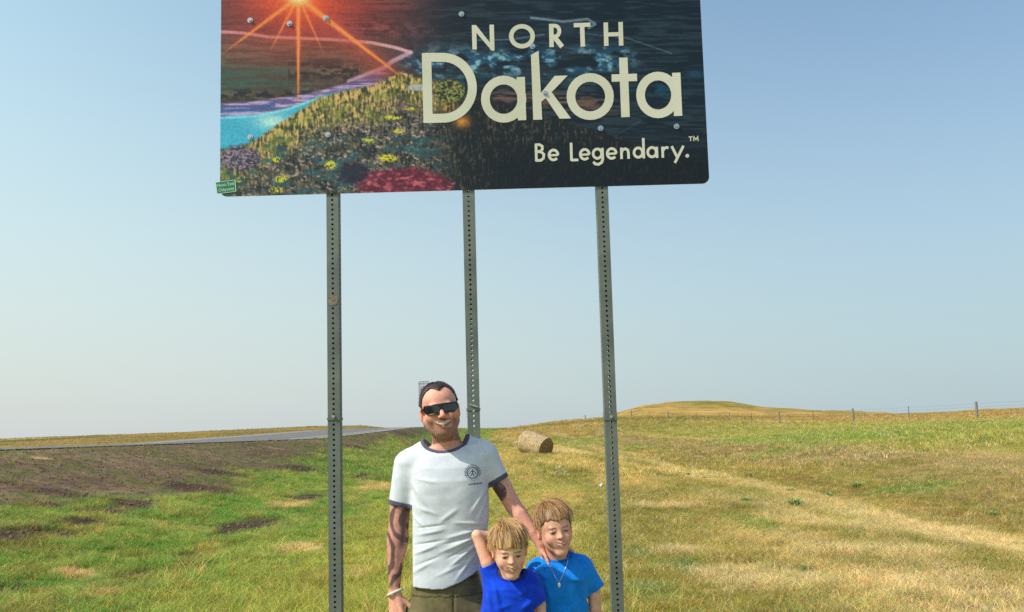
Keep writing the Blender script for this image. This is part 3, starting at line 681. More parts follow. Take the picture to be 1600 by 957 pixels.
L1.stroke([(740.6, 39.6), (741.6, 77.6)], w); L1.stroke([(768.2, 38.9), (769.2, 78.2)], w); L1.poly([(737.2, 39.6), (743.8, 39.5), (772.6, 76), (772.4, 79.6), (768.6, 79.8), (737.8, 44)])
L1.end()
L1.arc(815.5, 57, 16.8, 15.6, 0, 360, w, closed=True)
L1.end()
L1.stroke([(861.2, 37.6), (861.9, 74)], w); L1.stroke([(860, 40.6), (866.5, 40.5)]+[(867+7*math.sin(R(a)), 49-8.4*math.cos(R(a))) for a in range(0, 181, 18)]+[(860, 57.6)], 6); L1.stroke([(866, 58), (878.5, 73.6)], 7.4)
L1.end()
L1.stroke([(896.4, 39.8), (922.6, 38.9)], 6.6); L1.stroke([(909.6, 41), (910.7, 73.3)], w)
L1.end()
L1.stroke([(946.4, 35.4), (947.4, 72.2)], w); L1.stroke([(969.6, 34.7), (970.6, 71.6)], w); L1.stroke([(948, 54.2), (970, 53.6)], 6.4)
L1.end()
L2 = Letters(); w = 14
L2.stroke([(666.4, 83.2), (669, 192.4)], 14.6)
L2.stroke([(664, 89.8), (690, 90)]+[(692+47*math.sin(R(a))*.98, 137.5-47.5*math.cos(R(a))) for a in range(6, 178, 7)]+[(690, 185), (667, 185.6)], 14)
L2.end()
L2.arc(787.0, 155.3, 28.6, 29.9, 0, 360, 13.6, closed=True); L2.stroke([(813.6, 120.6), (815.8, 188.2)], 13)
L2.end()
L2.poly([(829.6, 86), (841.6, 79.6), (847.2, 187.2), (833.2, 187.6)]); L2.poly([(844, 147), (866.6, 118.9), (887, 118.3), (855.6, 151), (845, 160)]); L2.poly([(848.6, 147.6), (859.5, 141), (892.2, 185.3), (874.6, 185.9)])
L2.end()
L2.arc(922.2, 151.2, 30.2, 29.9, 0, 360, 13.4, closed=True)
L2.end()
L2.stroke([(973.8, 90.4), (977.4, 183.4)], 13.4); L2.stroke([(955.6, 122.4), (995.4, 121.2)], 11.6)
L2.end()
L2.arc(1028.2, 148.7, 27.4, 29.6, 0, 360, 13.4, closed=True); L2.stroke([(1056.6, 114), (1059.6, 181.5)], 13)
L2.end()
L3_ = Letters(); w = 4.1
def q(x, y): return (710+x/2.99, y/2.99)
def sk(p, ww=w): L3_.stroke([q(*a) for a in p], ww)
def ar(cx, cy, rx, ry, a0, a1, ww=w, n=18, closed=False): L3_.arc(710+cx/2.99, cy/2.99, rx/2.99, ry/2.99, a0, a1, ww, n, closed)
sk([(381, 672), (383, 755)]); sk([(381, 677), (398, 677), (410, 684), (411, 698), (402, 708), (382, 709)]); sk([(382, 709), (406, 711), (418, 722), (416, 740), (404, 750), (383, 751)])
ar(463, 725, 21, 23, 40, 360); sk([(443, 727), (485, 725)], 3.4)
L3_.end()
sk([(545, 668), (547, 752)]); sk([(547, 749), (579, 748)])
L3_.end()
ar(609, 722, 21, 23, 40, 360); sk([(589, 724), (631, 722)], 3.4)
L3_.end()
ar(668, 719, 20, 22, 0, 360, closed=True); sk([(691, 692), (693, 745), (688, 760), (674, 769), (658, 767), (649, 757)])
L3_.end()
ar(735, 718, 21, 23, 40, 360); sk([(715, 720), (757, 718)], 3.4)
L3_.end()
sk([(780, 691), (781, 744)]); sk([(781, 712), (787, 700), (799, 696), (810, 702), (813, 714), (814, 743)])
L3_.end()
ar(859, 714, 20, 22, 0, 360, closed=True); sk([(882, 646), (885, 741)])
L3_.end()
ar(923, 712, 20, 22, 0, 360, closed=True); sk([(945, 687), (947, 739)])
L3_.end()
sk([(972, 686), (974, 738)]); sk([(974, 706), (980, 694), (992, 690), (1000, 693)])
L3_.end()
sk([(1015, 684), (1042, 738)]); sk([(1070, 682), (1030, 762)])
L3_.end()
ar(1088, 729, 4.2, 4.2, 0, 360, 3.0, 10, closed=True)
L3_.end()
sk([(1094, 641), (1113, 640.4)], 1.5); sk([(1103.5, 641), (1104, 660)], 1.5); L3_.end(); sk([(1118, 660), (1119, 640), (1128, 654), (1137, 639.5), (1139, 659.5)], 1.5)
L3_.end()
# bolts
m_bolt = noise_mat('galvanised bolt', (.42, .42, .42), (.62, .62, .62), 60, .35, .9, bump=0)
for bx, by in ((391, 32.5), (452.5, 37.5), (509.5, 28.8), (721, 22.5), (391.5, 214.5), (512.5, 211), (832, 73), (852, 146.5), (938.5, 201), (1057, 198), (722, -110), (510, -106), (392, -104), (934, -112), (1050, -114)):
    c = Vector(sp(bx, by)); b = MB(); b.cyl(c, c+Vector((0, -.003, 0)), .0145, 16); b.cyl(c+Vector((0, -.003, 0)), c+Vector((0, -.009, 0)), .0085, 6)
    b.obj('bolt', m_bolt, sign)
# small green sticker on the lower left corner
stc = [(336.1, 285.3), (367.6, 281.0), (369.2, 299.6), (338.9, 303.8)]
mb = MB(); f0 = [Vector(sp(*p, -.0022)) for p in stc]; f1 = [Vector(sp(*p, -.0030)) for p in stc]
mb.add(f0+f1, [(0, 1, 2, 3), (7, 6, 5, 4), (0, 4, 5, 1), (1, 5, 6, 2), (2, 6, 7, 3), (3, 7, 4, 0)])
stk = mb.obj('green_sticker', noise_mat('green sticker', lin(24, 112, 66), lin(34, 132, 80), 9, .5, bump=0), sign)
m_pale = mat_new('pale green print', lin(196, 232, 204), .6)
bo = MB()
for a, b in zip(f1, f1[1:]+f1[:1]):
    c = sum(f1, Vector())/4; bo.add([a+Vector((0, -.0004, 0)), b+Vector((0, -.0004, 0)), b.lerp(c, .07)+Vector((0, -.0004, 0)), a.lerp(c, .07)+Vector((0, -.0004, 0))], [(0, 1, 2, 3)])
bo.obj('sticker_border', m_pale, stk)
def text_obj(name, body, size, mat, parent, mw, extrude=.0, spacing=1.0):
    cu = bpy.data.curves.new(name, 'FONT'); cu.body = body; cu.size = size; cu.align_x = 'CENTER'; cu.align_y = 'CENTER'; cu.extrude = extrude; cu.space_character = spacing; cu.resolution_u = 3
    o = bpy.data.objects.new(name, cu); COL.objects.link(o); bpy.context.view_layer.update()
    dg = bpy.context.evaluated_depsgraph_get(); me = bpy.data.meshes.new_from_object(o.evaluated_get(dg)); bpy.data.objects.remove(o)
    me.transform(mw); me.materials.clear(); return link(name, me, mat, parent)
ex = (f1[1]-f1[0]).normalized(); ez = (f1[0]-f1[3]).normalized(); ey = ez.cross(ex) * -1
def frame(o, ex, ez):
    n = ex.cross(ez); return Matrix(((ex.x, ez.x, n.x, o.x), (ex.y, ez.y, n.y, o.y), (ex.z, ez.z, n.z, o.z), (0, 0, 0, 1)))
cc = sum(f1, Vector())/4+Vector((0, -.0004, 0))
text_obj('sticker_print', 'Next Exit', .0235, m_pale, stk, frame(cc+ez*.0125, ex, ez)); text_obj('sticker_print', 'Odyssey', .0235, m_pale, stk, frame(cc-ez*.013, ex, ez))

# posts: perforated square tube, holes on every face
m_post = noise_mat('galvanised steel post', lin(88, 95, 88), lin(132, 137, 126), 3.2, .6, .3, bump=.05, detail=14, lo=.3, hi=.7)
PW = .0600; PITCHH = .0254; HR = .0062
def post_mesh(z0, z1, w):
    n = int((z1-z0)/PITCHH); V = []; Fs = []; h = PITCHH/2; cir = [(HR*math.cos(2*math.pi*i/8+math.pi/8), HR*math.sin(2*math.pi*i/8+math.pi/8)) for i in range(8)]
    sq = [(w/2, h*.5), (h*1.0, h), (-h*1.0, h), (-w/2, h*.5), (-w/2, -h*.5), (-h*1.0, -h), (h*1.0, -h), (w/2, -h*.5)]
    for face in range(4):
        a = face*math.pi/2; ca, sa = math.cos(a), math.sin(a)
        def put(x, y, z): return (x*ca-y*sa, x*sa+y*ca, z)
        for j in range(n):
            zc = z0+(j+.5)*PITCHH; ph = (j == -1)
            b = len(V)
            for (x, z) in cir: V.append(put(x, -w/2, zc+z))
            for (x, z) in cir: V.append(put(x, -w/2+.003, zc+z))
            o8 = [(w/2, zc+h), (0, zc+h), (-w/2, zc+h), (-w/2, zc), (-w/2, zc-h), (0, zc-h), (w/2, zc-h), (w/2, zc)]
            order = [(w/2, zc+h*.0), (w/2, zc+h), (0, zc+h), (-w/2, zc+h), (-w/2, zc), (-w/2, zc-h), (0, zc-h), (w/2, zc-h)]
            for (x, z) in order: V.append(put(x, -w/2, z))
            for i in range(8):
                i2 = (i+1) % 8
                Fs.append((b+i, b+16+i, b+16+i2, b+i2)); Fs.append((b+i, b+i2, b+8+i2, b+8+i))
    return mesh_np('post', V, Fs, smooth=False)
for bx, px0, px1 in ((0, 520.5, 527.5), (1, 733.5, 745), (2, 940.5, 964)):
    p0 = W(px0, 310, SY+.04); xs_ = []
    for t in range(5):
        yy = 310+t*110; a = W(px0+(px1-px0)*(yy-310)/640, yy, SY+.04); xs_.append(a.x)
    x = sum(xs_)/5; top = zt+.0
    o = link('perforated_post', post_mesh(-.5, top-.02, PW), m_post, sign); o.location = (x-sign.location.x, SY+.0062+PW/2-sign.location.y, 0)
    zj = W(px1, 655 if bx != 1 else 640, SY+.04).z
    # the lower sleeve joint with its corner bolt
    s_ = .068
    mb = MB(); y_ = o.location.y; X_ = o.location.x
    for dx, dy, sx, sy in ((0, -PW/2-.0022, PW+.006, .003), (PW/2+.0022, 0, .003, PW-.002), (-PW/2-.0022, 0, .003, PW-.002)):
        mb.box((X_+dx, y_+dy, zj), (sx, sy, .011))
    mb.obj('joint_band', m_post, sign)
    b = MB(); c = Vector((X_, y_-PW/2-.004, zj+.012))
    if bx == 1: b.cyl(c+Vector((-.016, 0, .012)), c+Vector((.022, -.006, -.002)), .0042, 8)
    else: b.cyl(c, c+Vector((0, -.006, 0)), .009, 6)
    b.obj('joint_bolt', m_bolt, sign)
# worn round sticker on the left post
c = Vector(sp(521.5, 469, .0)); 
r = random.Random(2); V = []; n = 18
c.x = [o for o in sign.children if o.name.startswith('perforated_post')][0].location.x
for i in range(n):
    a = 2*math.pi*i/n; e = .026*(abs(math.cos(a))**3+abs(math.sin(a))**3)**(-1/3); V.append((c.x+e*math.cos(a)*.95*(1+r.uniform(-.03, .03)), SY+.0046-sign.location.y, c.z+e*math.sin(a)))
mb = MB(); mb.add(V, [tuple(range(n))[::-1]])
mb.obj('worn_sticker', noise_mat('worn sticker', lin(96, 80, 62), lin(150, 140, 118), 90, .7, bump=0), sign)

# ------------------------------------------------------------------ route markers beside the highway
m_white = noise_mat('white sign sheet', (.66, .68, .68), (.76, .77, .77), 4, .5, bump=0); m_black = mat_new('black print', (.02, .02, .022), .6)
def route_sign(px, py_top, Y, plate_w, label, facing=True):
    p = W(px, py_top, Y); zg = float(ground(p.x, Y)); root = empty('route_sign', (p.x, Y, zg)); tag(root, label, 'road sign', 'route signs by the highway')
    MB().box((0, .03, (p.z-zg)/2-.2), (.05, .04, p.z-zg+.4)).obj('sign_post', m_post, root)
    z = p.z-zg; w = plate_w
    def plate(name, zc, h, border=True):
        o = MB().box((0, 0, zc), (w, .006, h)).obj(name, m_white, root)
        b = MB(); t = .022
        for c, d in (((0, zc+h/2-t*.8), (w-t, t)), ((0, zc-h/2+t*.8), (w-t, t)), ((-w/2+t*.8, zc), (t, h-t*2.8)), ((w/2-t*.8, zc), (t, h-t*2.8))): b.box((c[0], -.006, c[1]), (d[0], .004, d[1]))
        b.obj('border', m_black, o); return o
    F4 = lambda zc: frame(Vector((0, -.009, zc)), Vector((1, 0, 0)), Vector((0, 0, 1)))
    o = plate('direction_plate', z-.17, .32); text_obj('letters', 'NORTH', .17, m_black, o, F4(z-.17), spacing=1.05)
    o = plate('route_plate', z-.35-.33, .64); text_obj('numerals', '85', .46, m_black, o, F4(z-.35-.31))
    n = 24; b = MB(); rr = .275
    ring = [(rr*math.cos(2*math.pi*i/n), rr*math.sin(2*math.pi*i/n)) for i in range(n)]
    for i in range(n):
        a, c = ring[i], ring[(i+1) % n]; zc = z-.35-.33
        b.add([(a[0], -.0072, zc+a[1]), (c[0], -.0072, zc+c[1]), (c[0]*.92, -.0072, zc+c[1]*.92), (a[0]*.92, -.0072, zc+a[1]*.92)], [(0, 1, 2, 3)])
    b.obj('shield_outline', m_black, o)
route_sign(662, 596, 52, .66, 'white north route marker on a thin post behind the man, just above his head')
p = W(730.5, 638, 118); zg = float(ground(p.x, 118)); root = empty('route_sign', (p.x, 118, zg)); tag(root, 'small distant pale sign seen beside the middle sign post', 'road sign', 'route signs by the highway')
z = p.z-zg; MB().box((0, .03, z/2-.2), (.06, .05, z+.4)).obj('sign_post', m_post, root); MB().box((0, 0, z-.65), (.62, .008, 1.3)).obj('plate', m_white, root)
for d in (.6, .2, -.2, -.6): MB().box((0, -.007, z-.65+d), (.5, .004, .04)).obj('print_bar', m_black, root)

# ------------------------------------------------------------------ people: distance fields turned into one continuous skin each
from mathutils.bvhtree import BVHTree
def smin(a, b, k):
    if k <= 0: return np.minimum(a, b)
    h = np.clip(.5+.5*(b-a)/k, 0, 1); return b*(1-h)+a*h-k*h*(1-h)
class Pose:
    """local frame: centre, yaw (to the viewer's right), pitch (chin down), roll (top to viewer's left), scale"""
    def __init__(s, c=(0, 0, 0), yaw=0, pitch=0, roll=0, sc=1, m=None):
        s.c = np.array(c, float); s.s = sc
        if m is None:
            m = Matrix.Rotation(R(yaw), 3, 'Z') @ Matrix.Rotation(R(pitch), 3, 'X') @ Matrix.Rotation(R(roll), 3, 'Y')
        s.m = np.array(m)
    def inv(s, x, y, z):
        x, y, z = x-s.c[0], y-s.c[1], z-s.c[2]; m = s.m
        return ((m[0, 0]*x+m[1, 0]*y+m[2, 0]*z)/s.s, (m[0, 1]*x+m[1, 1]*y+m[2, 1]*z)/s.s, (m[0, 2]*x+m[1, 2]*y+m[2, 2]*z)/s.s)
    def fw(s, p): return s.m @ (np.array(p, float)*s.s)+s.c
ID = Pose()
def ell_(c, r):
    c = np.array(c, float); r = np.array(r, float)
    def f(x, y, z):
        a, b, d = (x-c[0])/r[0], (y-c[1])/r[1], (z-c[2])/r[2]; k0 = np.sqrt(a*a+b*b+d*d)+1e-9; k1 = np.sqrt((a/r[0])**2+(b/r[1])**2+(d/r[2])**2)+1e-9
        return k0*(k0-1)/k1
    return f, c-r, c+r
def cone_(a, b, r1, r2, flat=None):
    a = np.array(a, float); b = np.array(b, float); d = b-a; L2 = max(d@d, 1e-12)
    def f(x, y, z):
        t = np.clip(((x-a[0])*d[0]+(y-a[1])*d[1]+(z-a[2])*d[2])/L2, 0, 1)
        return np.sqrt((x-a[0]-t*d[0])**2+(y-a[1]-t*d[1])**2+(z-a[2]-t*d[2])**2)-(r1+(r2-r1)*t)
    m = max(r1, r2); return f, np.minimum(a, b)-m, np.maximum(a, b)+m
def prof_(rows, yc=None, e=2.2):
    """body of elliptical sections: rows (z, x_left, x_right, y_centre, half_depth)"""
    q = np.array(sorted(rows), float)
    def f(x, y, z):
        cx = np.interp(z, q[:, 0], .5*(q[:, 1]+q[:, 2])); a = np.interp(z, q[:, 0], .5*(q[:, 2]-q[:, 1])); cy = np.interp(z, q[:, 0], q[:, 3]); b = np.interp(z, q[:, 0], q[:, 4])
        k = (np.abs((x-cx)/a)**e+np.abs((y-cy)/b)**e)**(1/e)
        d = (k-1)*np.minimum(a, b)
        dz = np.maximum(q[0, 0]-z, z-q[-1, 0]); return np.where(dz > 0, np.sqrt(np.maximum(d, 0)**2+dz**2), np.maximum(d, dz))
    lo = (q[:, 1].min(), (q[:, 3]-q[:, 4]).min(), q[0, 0]); hi = (q[:, 2].max(), (q[:, 3]+q[:, 4]).max(), q[-1, 0]); return f, np.array(lo), np.array(hi)
class Field:
    def __init__(s, lo, hi, h):
        s.lo = np.array(lo, float); s.h = h; s.n = np.ceil((np.array(hi)-s.lo)/h).astype(int)+1
        s.d = np.full(s.n, .06, np.float32); s.ax = [(s.lo[i]+np.arange(s.n[i])*h).astype(np.float32) for i in range(3)]
    def sub(s, lo, hi):
        i0 = np.clip(np.floor((lo-s.lo)/s.h).astype(int), 0, s.n); i1 = np.clip(np.ceil((hi-s.lo)/s.h).astype(int)+1, 0, s.n)
        sl_ = tuple(slice(a, b) for a, b in zip(i0, i1)); g = np.meshgrid(*[s.ax[i][sl_[i]] for i in range(3)], indexing='ij'); return sl_, g
    def put(s, prim, k=.01, T=ID, mode='add', pad=.004):
        f, lo, hi = prim; cs = np.array([T.fw((x, y, z)) for x in (lo[0], hi[0]) for y in (lo[1], hi[1]) for z in (lo[2], hi[2])])
        m = k+pad+2*s.h; sl_, g = s.sub(cs.min(0)-m, cs.max(0)+m)
        if 0 in g[0].shape: return
        v = f(*T.inv(*g))*T.s
        if mode == 'add': s.d[sl_] = smin(s.d[sl_], v, k)
        elif mode == 'cut': s.d[sl_] = -smin(-s.d[sl_], v, k)
    def chain(s, pts, rad, k=.01, T=ID):
        for i in range(len(pts)-1): s.put(cone_(pts[i], pts[i+1], rad[i], rad[i+1]), k if i == 0 else .004, T)
    def grid(s): return np.meshgrid(*s.ax, indexing='ij')
def nets(d, lo, h):
    """surface nets"""
    ins = d < 0; nx, ny, nz = d.shape
    c = np.zeros((nx-1, ny-1, nz-1), np.uint8)
    for a in (0, 1):
        for b in (0, 1):
            for e in (0, 1): c += ins[a:nx-1+a, b:ny-1+b, e:nz-1+e]
    I, J, K_ = np.nonzero((c > 0) & (c < 8)); n = len(I)
    ids = np.full(c.shape, -1, np.int32); ids[I, J, K_] = np.arange(n)
    cor = [(a, b, e) for a in (0, 1) for b in (0, 1) for e in (0, 1)]; val = {q: d[I+q[0], J+q[1], K_+q[2]].astype(float) for q in cor}
    acc = np.zeros((n, 3)); cnt = np.zeros(n)
    for q in cor:
        for ax in range(3):
            if q[ax]: continue
            p = list(q); p[ax] = 1; p = tuple(p); a, b = val[q], val[p]; m = (a < 0) != (b < 0)
            t = np.where(m, a/np.where(m, a-b, 1), 0); pos = np.tile(np.array(q, float), (n, 1)); pos[:, ax] += t
            acc += pos*m[:, None]; cnt += m
    V = (np.stack([I, J, K_], -1)+acc/cnt[:, None])*h+lo
    Fs = []
    for ax in range(3):
        sl0 = [slice(None)]*3; sl1 = [slice(None)]*3; sl0[ax] = slice(0, -1); sl1[ax] = slice(1, None)
        a = ins[tuple(sl0)]; b = ins[tuple(sl1)]; o1, o2 = [(1, 2), (2, 0), (0, 1)][ax]
        E = np.stack(np.nonzero(a != b), -1); flip = a[tuple(E.T)]
        ok = (E[:, o1] > 0) & (E[:, o2] > 0) & (E[:, o1] < d.shape[o1]-1) & (E[:, o2] < d.shape[o2]-1); E = E[ok]; flip = flip[ok]
        def cell(u, v): e = E.copy(); e[:, o1] -= u; e[:, o2] -= v; return ids[e[:, 0], e[:, 1], e[:, 2]]
        qd = np.stack([cell(1, 1), cell(0, 1), cell(0, 0), cell(1, 0)], -1); qd[~flip] = qd[~flip][:, ::-1]; Fs.append(qd)
    return V, np.concatenate(Fs)
def skin_mesh(name, fld, mat, parent, colf=None, d=None):
    V, Fq = nets(fld.d if d is None else d, fld.lo, fld.h)
    me = mesh_np(name, V, Fq, None if colf is None else colf(V)); return link(name, me, mat, parent), V

def head(fl, T, kid=False, smile=.5):
    P = lambda prim, k=.01, mode='add': fl.put(prim, k, T, mode)
    jw = .9 if kid else 1.0
    P(ell_((0, .018, .036), (.0755, .094, .081)), .01); P(ell_((0, -.030, .040), (.061, .056, .054)), .03)
    P(ell_((0, -.020, -.032 if kid else -.035), (.0585 if kid else .0645, .068, .068 if kid else .070)), .03)
    for s in (-1, 1):
        P(cone_((s*(.045 if kid else .054), .005, -.042), (s*(.010 if kid else .016), -.060, -.090 if kid else -.089), .020 if kid else .022, .0165 if kid else .021), .025)
        P(ell_((s*.037, -.062, -.030), (.024, .022, .024) if kid else (.022, .020, .020)), .02)
        if not kid: P(ell_((s*.046, -.056, -.018), (.019, .018, .016)), .018)
    P(cone_((-.034, -.079, .020), (.034, -.079, .020), .0075 if kid else .010, .0075 if kid else .010), .012)
    for s in (-1, 1):
        P(ell_((s*.031, -.100 if not kid else -.101, .002), (.017, .016 if not kid else .0145, .0105)), .010, 'cut'); P(ell_((s*.031, -.0775, .001), (.0135, .011, .0095)), .003)
        P(cone_((s*.020, -.0885, .008), (s*.043, -.0815, .006), .0022, .0022), .004)
    if kid: P(cone_((0, -.084, .006), (0, -.101, -.022), .0055, .0095), .012); nw = .0105; nz = -.024; ny = -.092; nr = .0068
    else: P(cone_((0, -.086, .012), (0, -.112, -.025), .0065, .0108), .010); nw = .0120; nz = -.028; ny = -.099; nr = .0078
    for s in (-1, 1): P(ell_((s*nw, ny, nz), (nr, nr*1.1, nr*.85)), .005); P(ell_((s*.006, ny-.006, nz-.008), (.0032, .004, .003)), .002, 'cut')
    P(ell_((0, -.072, -.056), (.031, .022, .020)), .015)
    ml = -.054
    mw = 1.0 if kid else 1.22; mo = 0 if kid else .003
    for s in (-1, 1):
        P(cone_((0, -.0955, ml+.006+mo), (s*.024*mw, -.084, ml+.008), .0045, .003), .004); P(cone_((0, -.0950, ml-.010-mo), (s*.023*mw, -.083, ml+.004), .0058, .0028), .004)
        P(cone_((0, -.099, ml-.001), (s*.022, -.087, ml+.0055), .0034+.002*smile, .0015), .002, 'cut')
    P(ell_((0, -.070, -.097 if kid else -.091), (.020 if kid else .024, .017, .014 if kid else .017)), .016)
    for s in (-1, 1):
        P(ell_((s*.077, .012, -.004), (.009, .020, .031)), .006); P(ell_((s*.0865, .005, -.002), (.0065, .010, .018)), .004, 'cut')
def face_paint(C, V, T, kid, skin, smile, eyes=True, stubble=0):
    x, y, z = T.inv(V[:, 0], V[:, 1], V[:, 2]); fr = sstep(-.040, -.062, y)*sstep(-.135, -.125, z)*(z < .13); L = lambda *c: np.array(linA(c))
    def on(c, m): C[:] = C*(1-m[:, None])+c*m[:, None]
    g = lambda cx, cz, sx, sz: np.exp(-((x-cx)/sx)**2-((z-cz)/sz)**2)
    inhead = (np.abs(x) < .12) & (np.abs(y-.01) < .14) & (z > -.13) & (z < .14)
    on(skin*np.array([1.12, .82, .78]), fr*(g(.042, -.030, .018, .018)+g(-.042, -.030, .018, .018)+g(0, -.022, .014, .012))*.6)
    on(skin*np.array([1.1, .78, .72]), inhead*sstep(.070, .078, np.abs(x))*(z < .035)*(z > -.045)*.55)
    if stubble:
        lip = 1-np.clip(g(0, -.056, .024, .011)*1.3, 0, 1)
        m = inhead*sstep(-.020, -.050, z+.35*np.maximum(0, .060-np.abs(x))*0)*sstep(.055, .030, y)*lip
        m = np.maximum(m*np.maximum(sstep(.020, .045, np.abs(x)), sstep(-.062, -.080, z)), fr*g(0, -.041, .024, .005)*.8)
        on(L(88, 66, 56), np.clip(m, 0, 1)*stubble*(.55+.7*vnoise(x*420, y*420, z*420, s=77)))
    mk = .030 if kid else .033; zc = -.0550+(x/mk)**2*.0095; w_ = np.clip(1-(x/mk)**2, 0, 1)
    hh = ((.0008+.0046*smile) if kid else (.0018+.0060*smile))*np.sqrt(w_)
    on(L(160, 82, 76) if not kid else L(190, 104, 96), fr*sstep(.0074, .0040, np.abs(z-zc)-hh)*(w_ > 0)*.85)
    on(L(70, 26, 24), fr*sstep(.0012, -.0004, np.abs(z-zc)-hh)*(w_ > .05)); on(L(236, 222, 204) if kid else L(214, 202, 188), fr*sstep(.0008, -.0006, np.abs(z-zc-.0016*smile)-hh*.78)*(w_ > .10)*(smile > .3))
    if eyes:
        for s in (-1, 1):
            ex = x-s*.031; lid = np.clip(1-(ex/.0135)**2, 0, 1)
            on(L(120, 84, 66), fr*g(s*.031, .001, .016, .0072)*(.35 if kid else .55))
            on(L(176, 158, 146), fr*sstep(.0008, -.0008, np.abs(z-.0005)-.0033*lid)*(lid > 0)); on(L(40, 28, 22), fr*sstep(.0070, .0052, np.hypot(ex, z-.0010))*sstep(.0008, -.0008, np.abs(z-.0005)-.0037*lid))
            on(L(58, 38, 30), fr*sstep(.0022, .0008, np.abs(z-.0005-.0039*lid))*(lid > 0)*.9)
            zb_ = .0185+.003*np.cos(ex*70)-.10*np.maximum(ex*s, 0)**1.5*3; on(L(104, 76, 50) if kid else L(44, 30, 26), fr*sstep(.0040, .0018, np.abs(z-zb_))*sstep(.020, .015, np.abs(ex))*.8)
    on(L(60, 28, 24), fr*(g(.006, (-.032 if kid else -.036), .003, .002)+g(-.006, (-.032 if kid else -.036), .003, .002))*.8)
    return C
def hair_cap(name, T, parent, mat, off, line, top=0, h=.0028, rough=.002, seed=0, cols=None, streak=1.0):
    """hair as a shell on the skull above the hairline table (angle from the front in degrees, height)"""
    fl = Field((-.115, -.130, -.09), (.115, .145, .165+top), h); g = fl.grid(); X_, Y_, Z_ = g
    a = ell_((0, .018, .036), (.0755+off, .094+off, .081+off+top))[0](*g); b = ell_((0, -.030, .042), (.061+off*.8, .056+off, .054+off+top*.8))[0](*g); d = smin(a, b, .03)
    d = d + (off-.0035)*(1-sstep(-.02, .07, Z_))*(off > .005)
    th = np.degrees(np.arctan2(X_, -(Y_-.015))); phi = np.arctan2(X_, Y_-.03); zz = np.interp(th, [l[0] for l in line], [l[1] for l in line])
    tt = np.linspace(-180, 180, 721); zt1 = ((fbm(tt/5.0+seed, tt*0+3, s=seed, o=3)-.5)*.014+(fbm(tt/17.0+seed*3, tt*0+9, s=seed+2, o=2)-.5)*.030)*streak
    zig = np.interp(th, tt, zt1)*(Y_ < .02)
    nm = np.abs(d) < .03; X_n, Y_n, Z_n, ph_ = X_[nm], Y_[nm], Z_[nm], phi[nm]
    d[nm] = d[nm] + (fbm(ph_*9+seed, np.hypot(X_n, Y_n-.03)*22, Z_n*9, s=seed+3, o=3)-.5)*rough*4 + (vnoise(ph_*22, np.hypot(X_n, Y_n)*14, Z_n*10, s=seed+8)-.5)*rough
    cut = (zz+zig-Z_)*.8; d = -smin(-d, -cut, .004)
    V, Fq = nets(d, fl.lo, fl.h); r = np.hypot(V[:, 0], V[:, 1]-.03); ph = np.arctan2(V[:, 0], V[:, 1]-.03)
    n = fbm(ph*16+seed, r*8, V[:, 2]*8, s=seed+5, o=4); n2 = fbm(ph*5+seed, r*20, V[:, 2]*12, s=seed+6, o=3)
    C = mix(np.broadcast_to(cols[0], V.shape), cols[1], sstep(.36, .60, n)); C = mix(C, cols[2], sstep(.52, .72, n2)*.7)
    C = mix(C, cols[0]*.8, sstep(.03, .0, V[:, 2])*.5)
    W_ = (V*T.s) @ T.m.T + T.c; return link(name, mesh_np(name, W_, Fq, C), mat, parent)
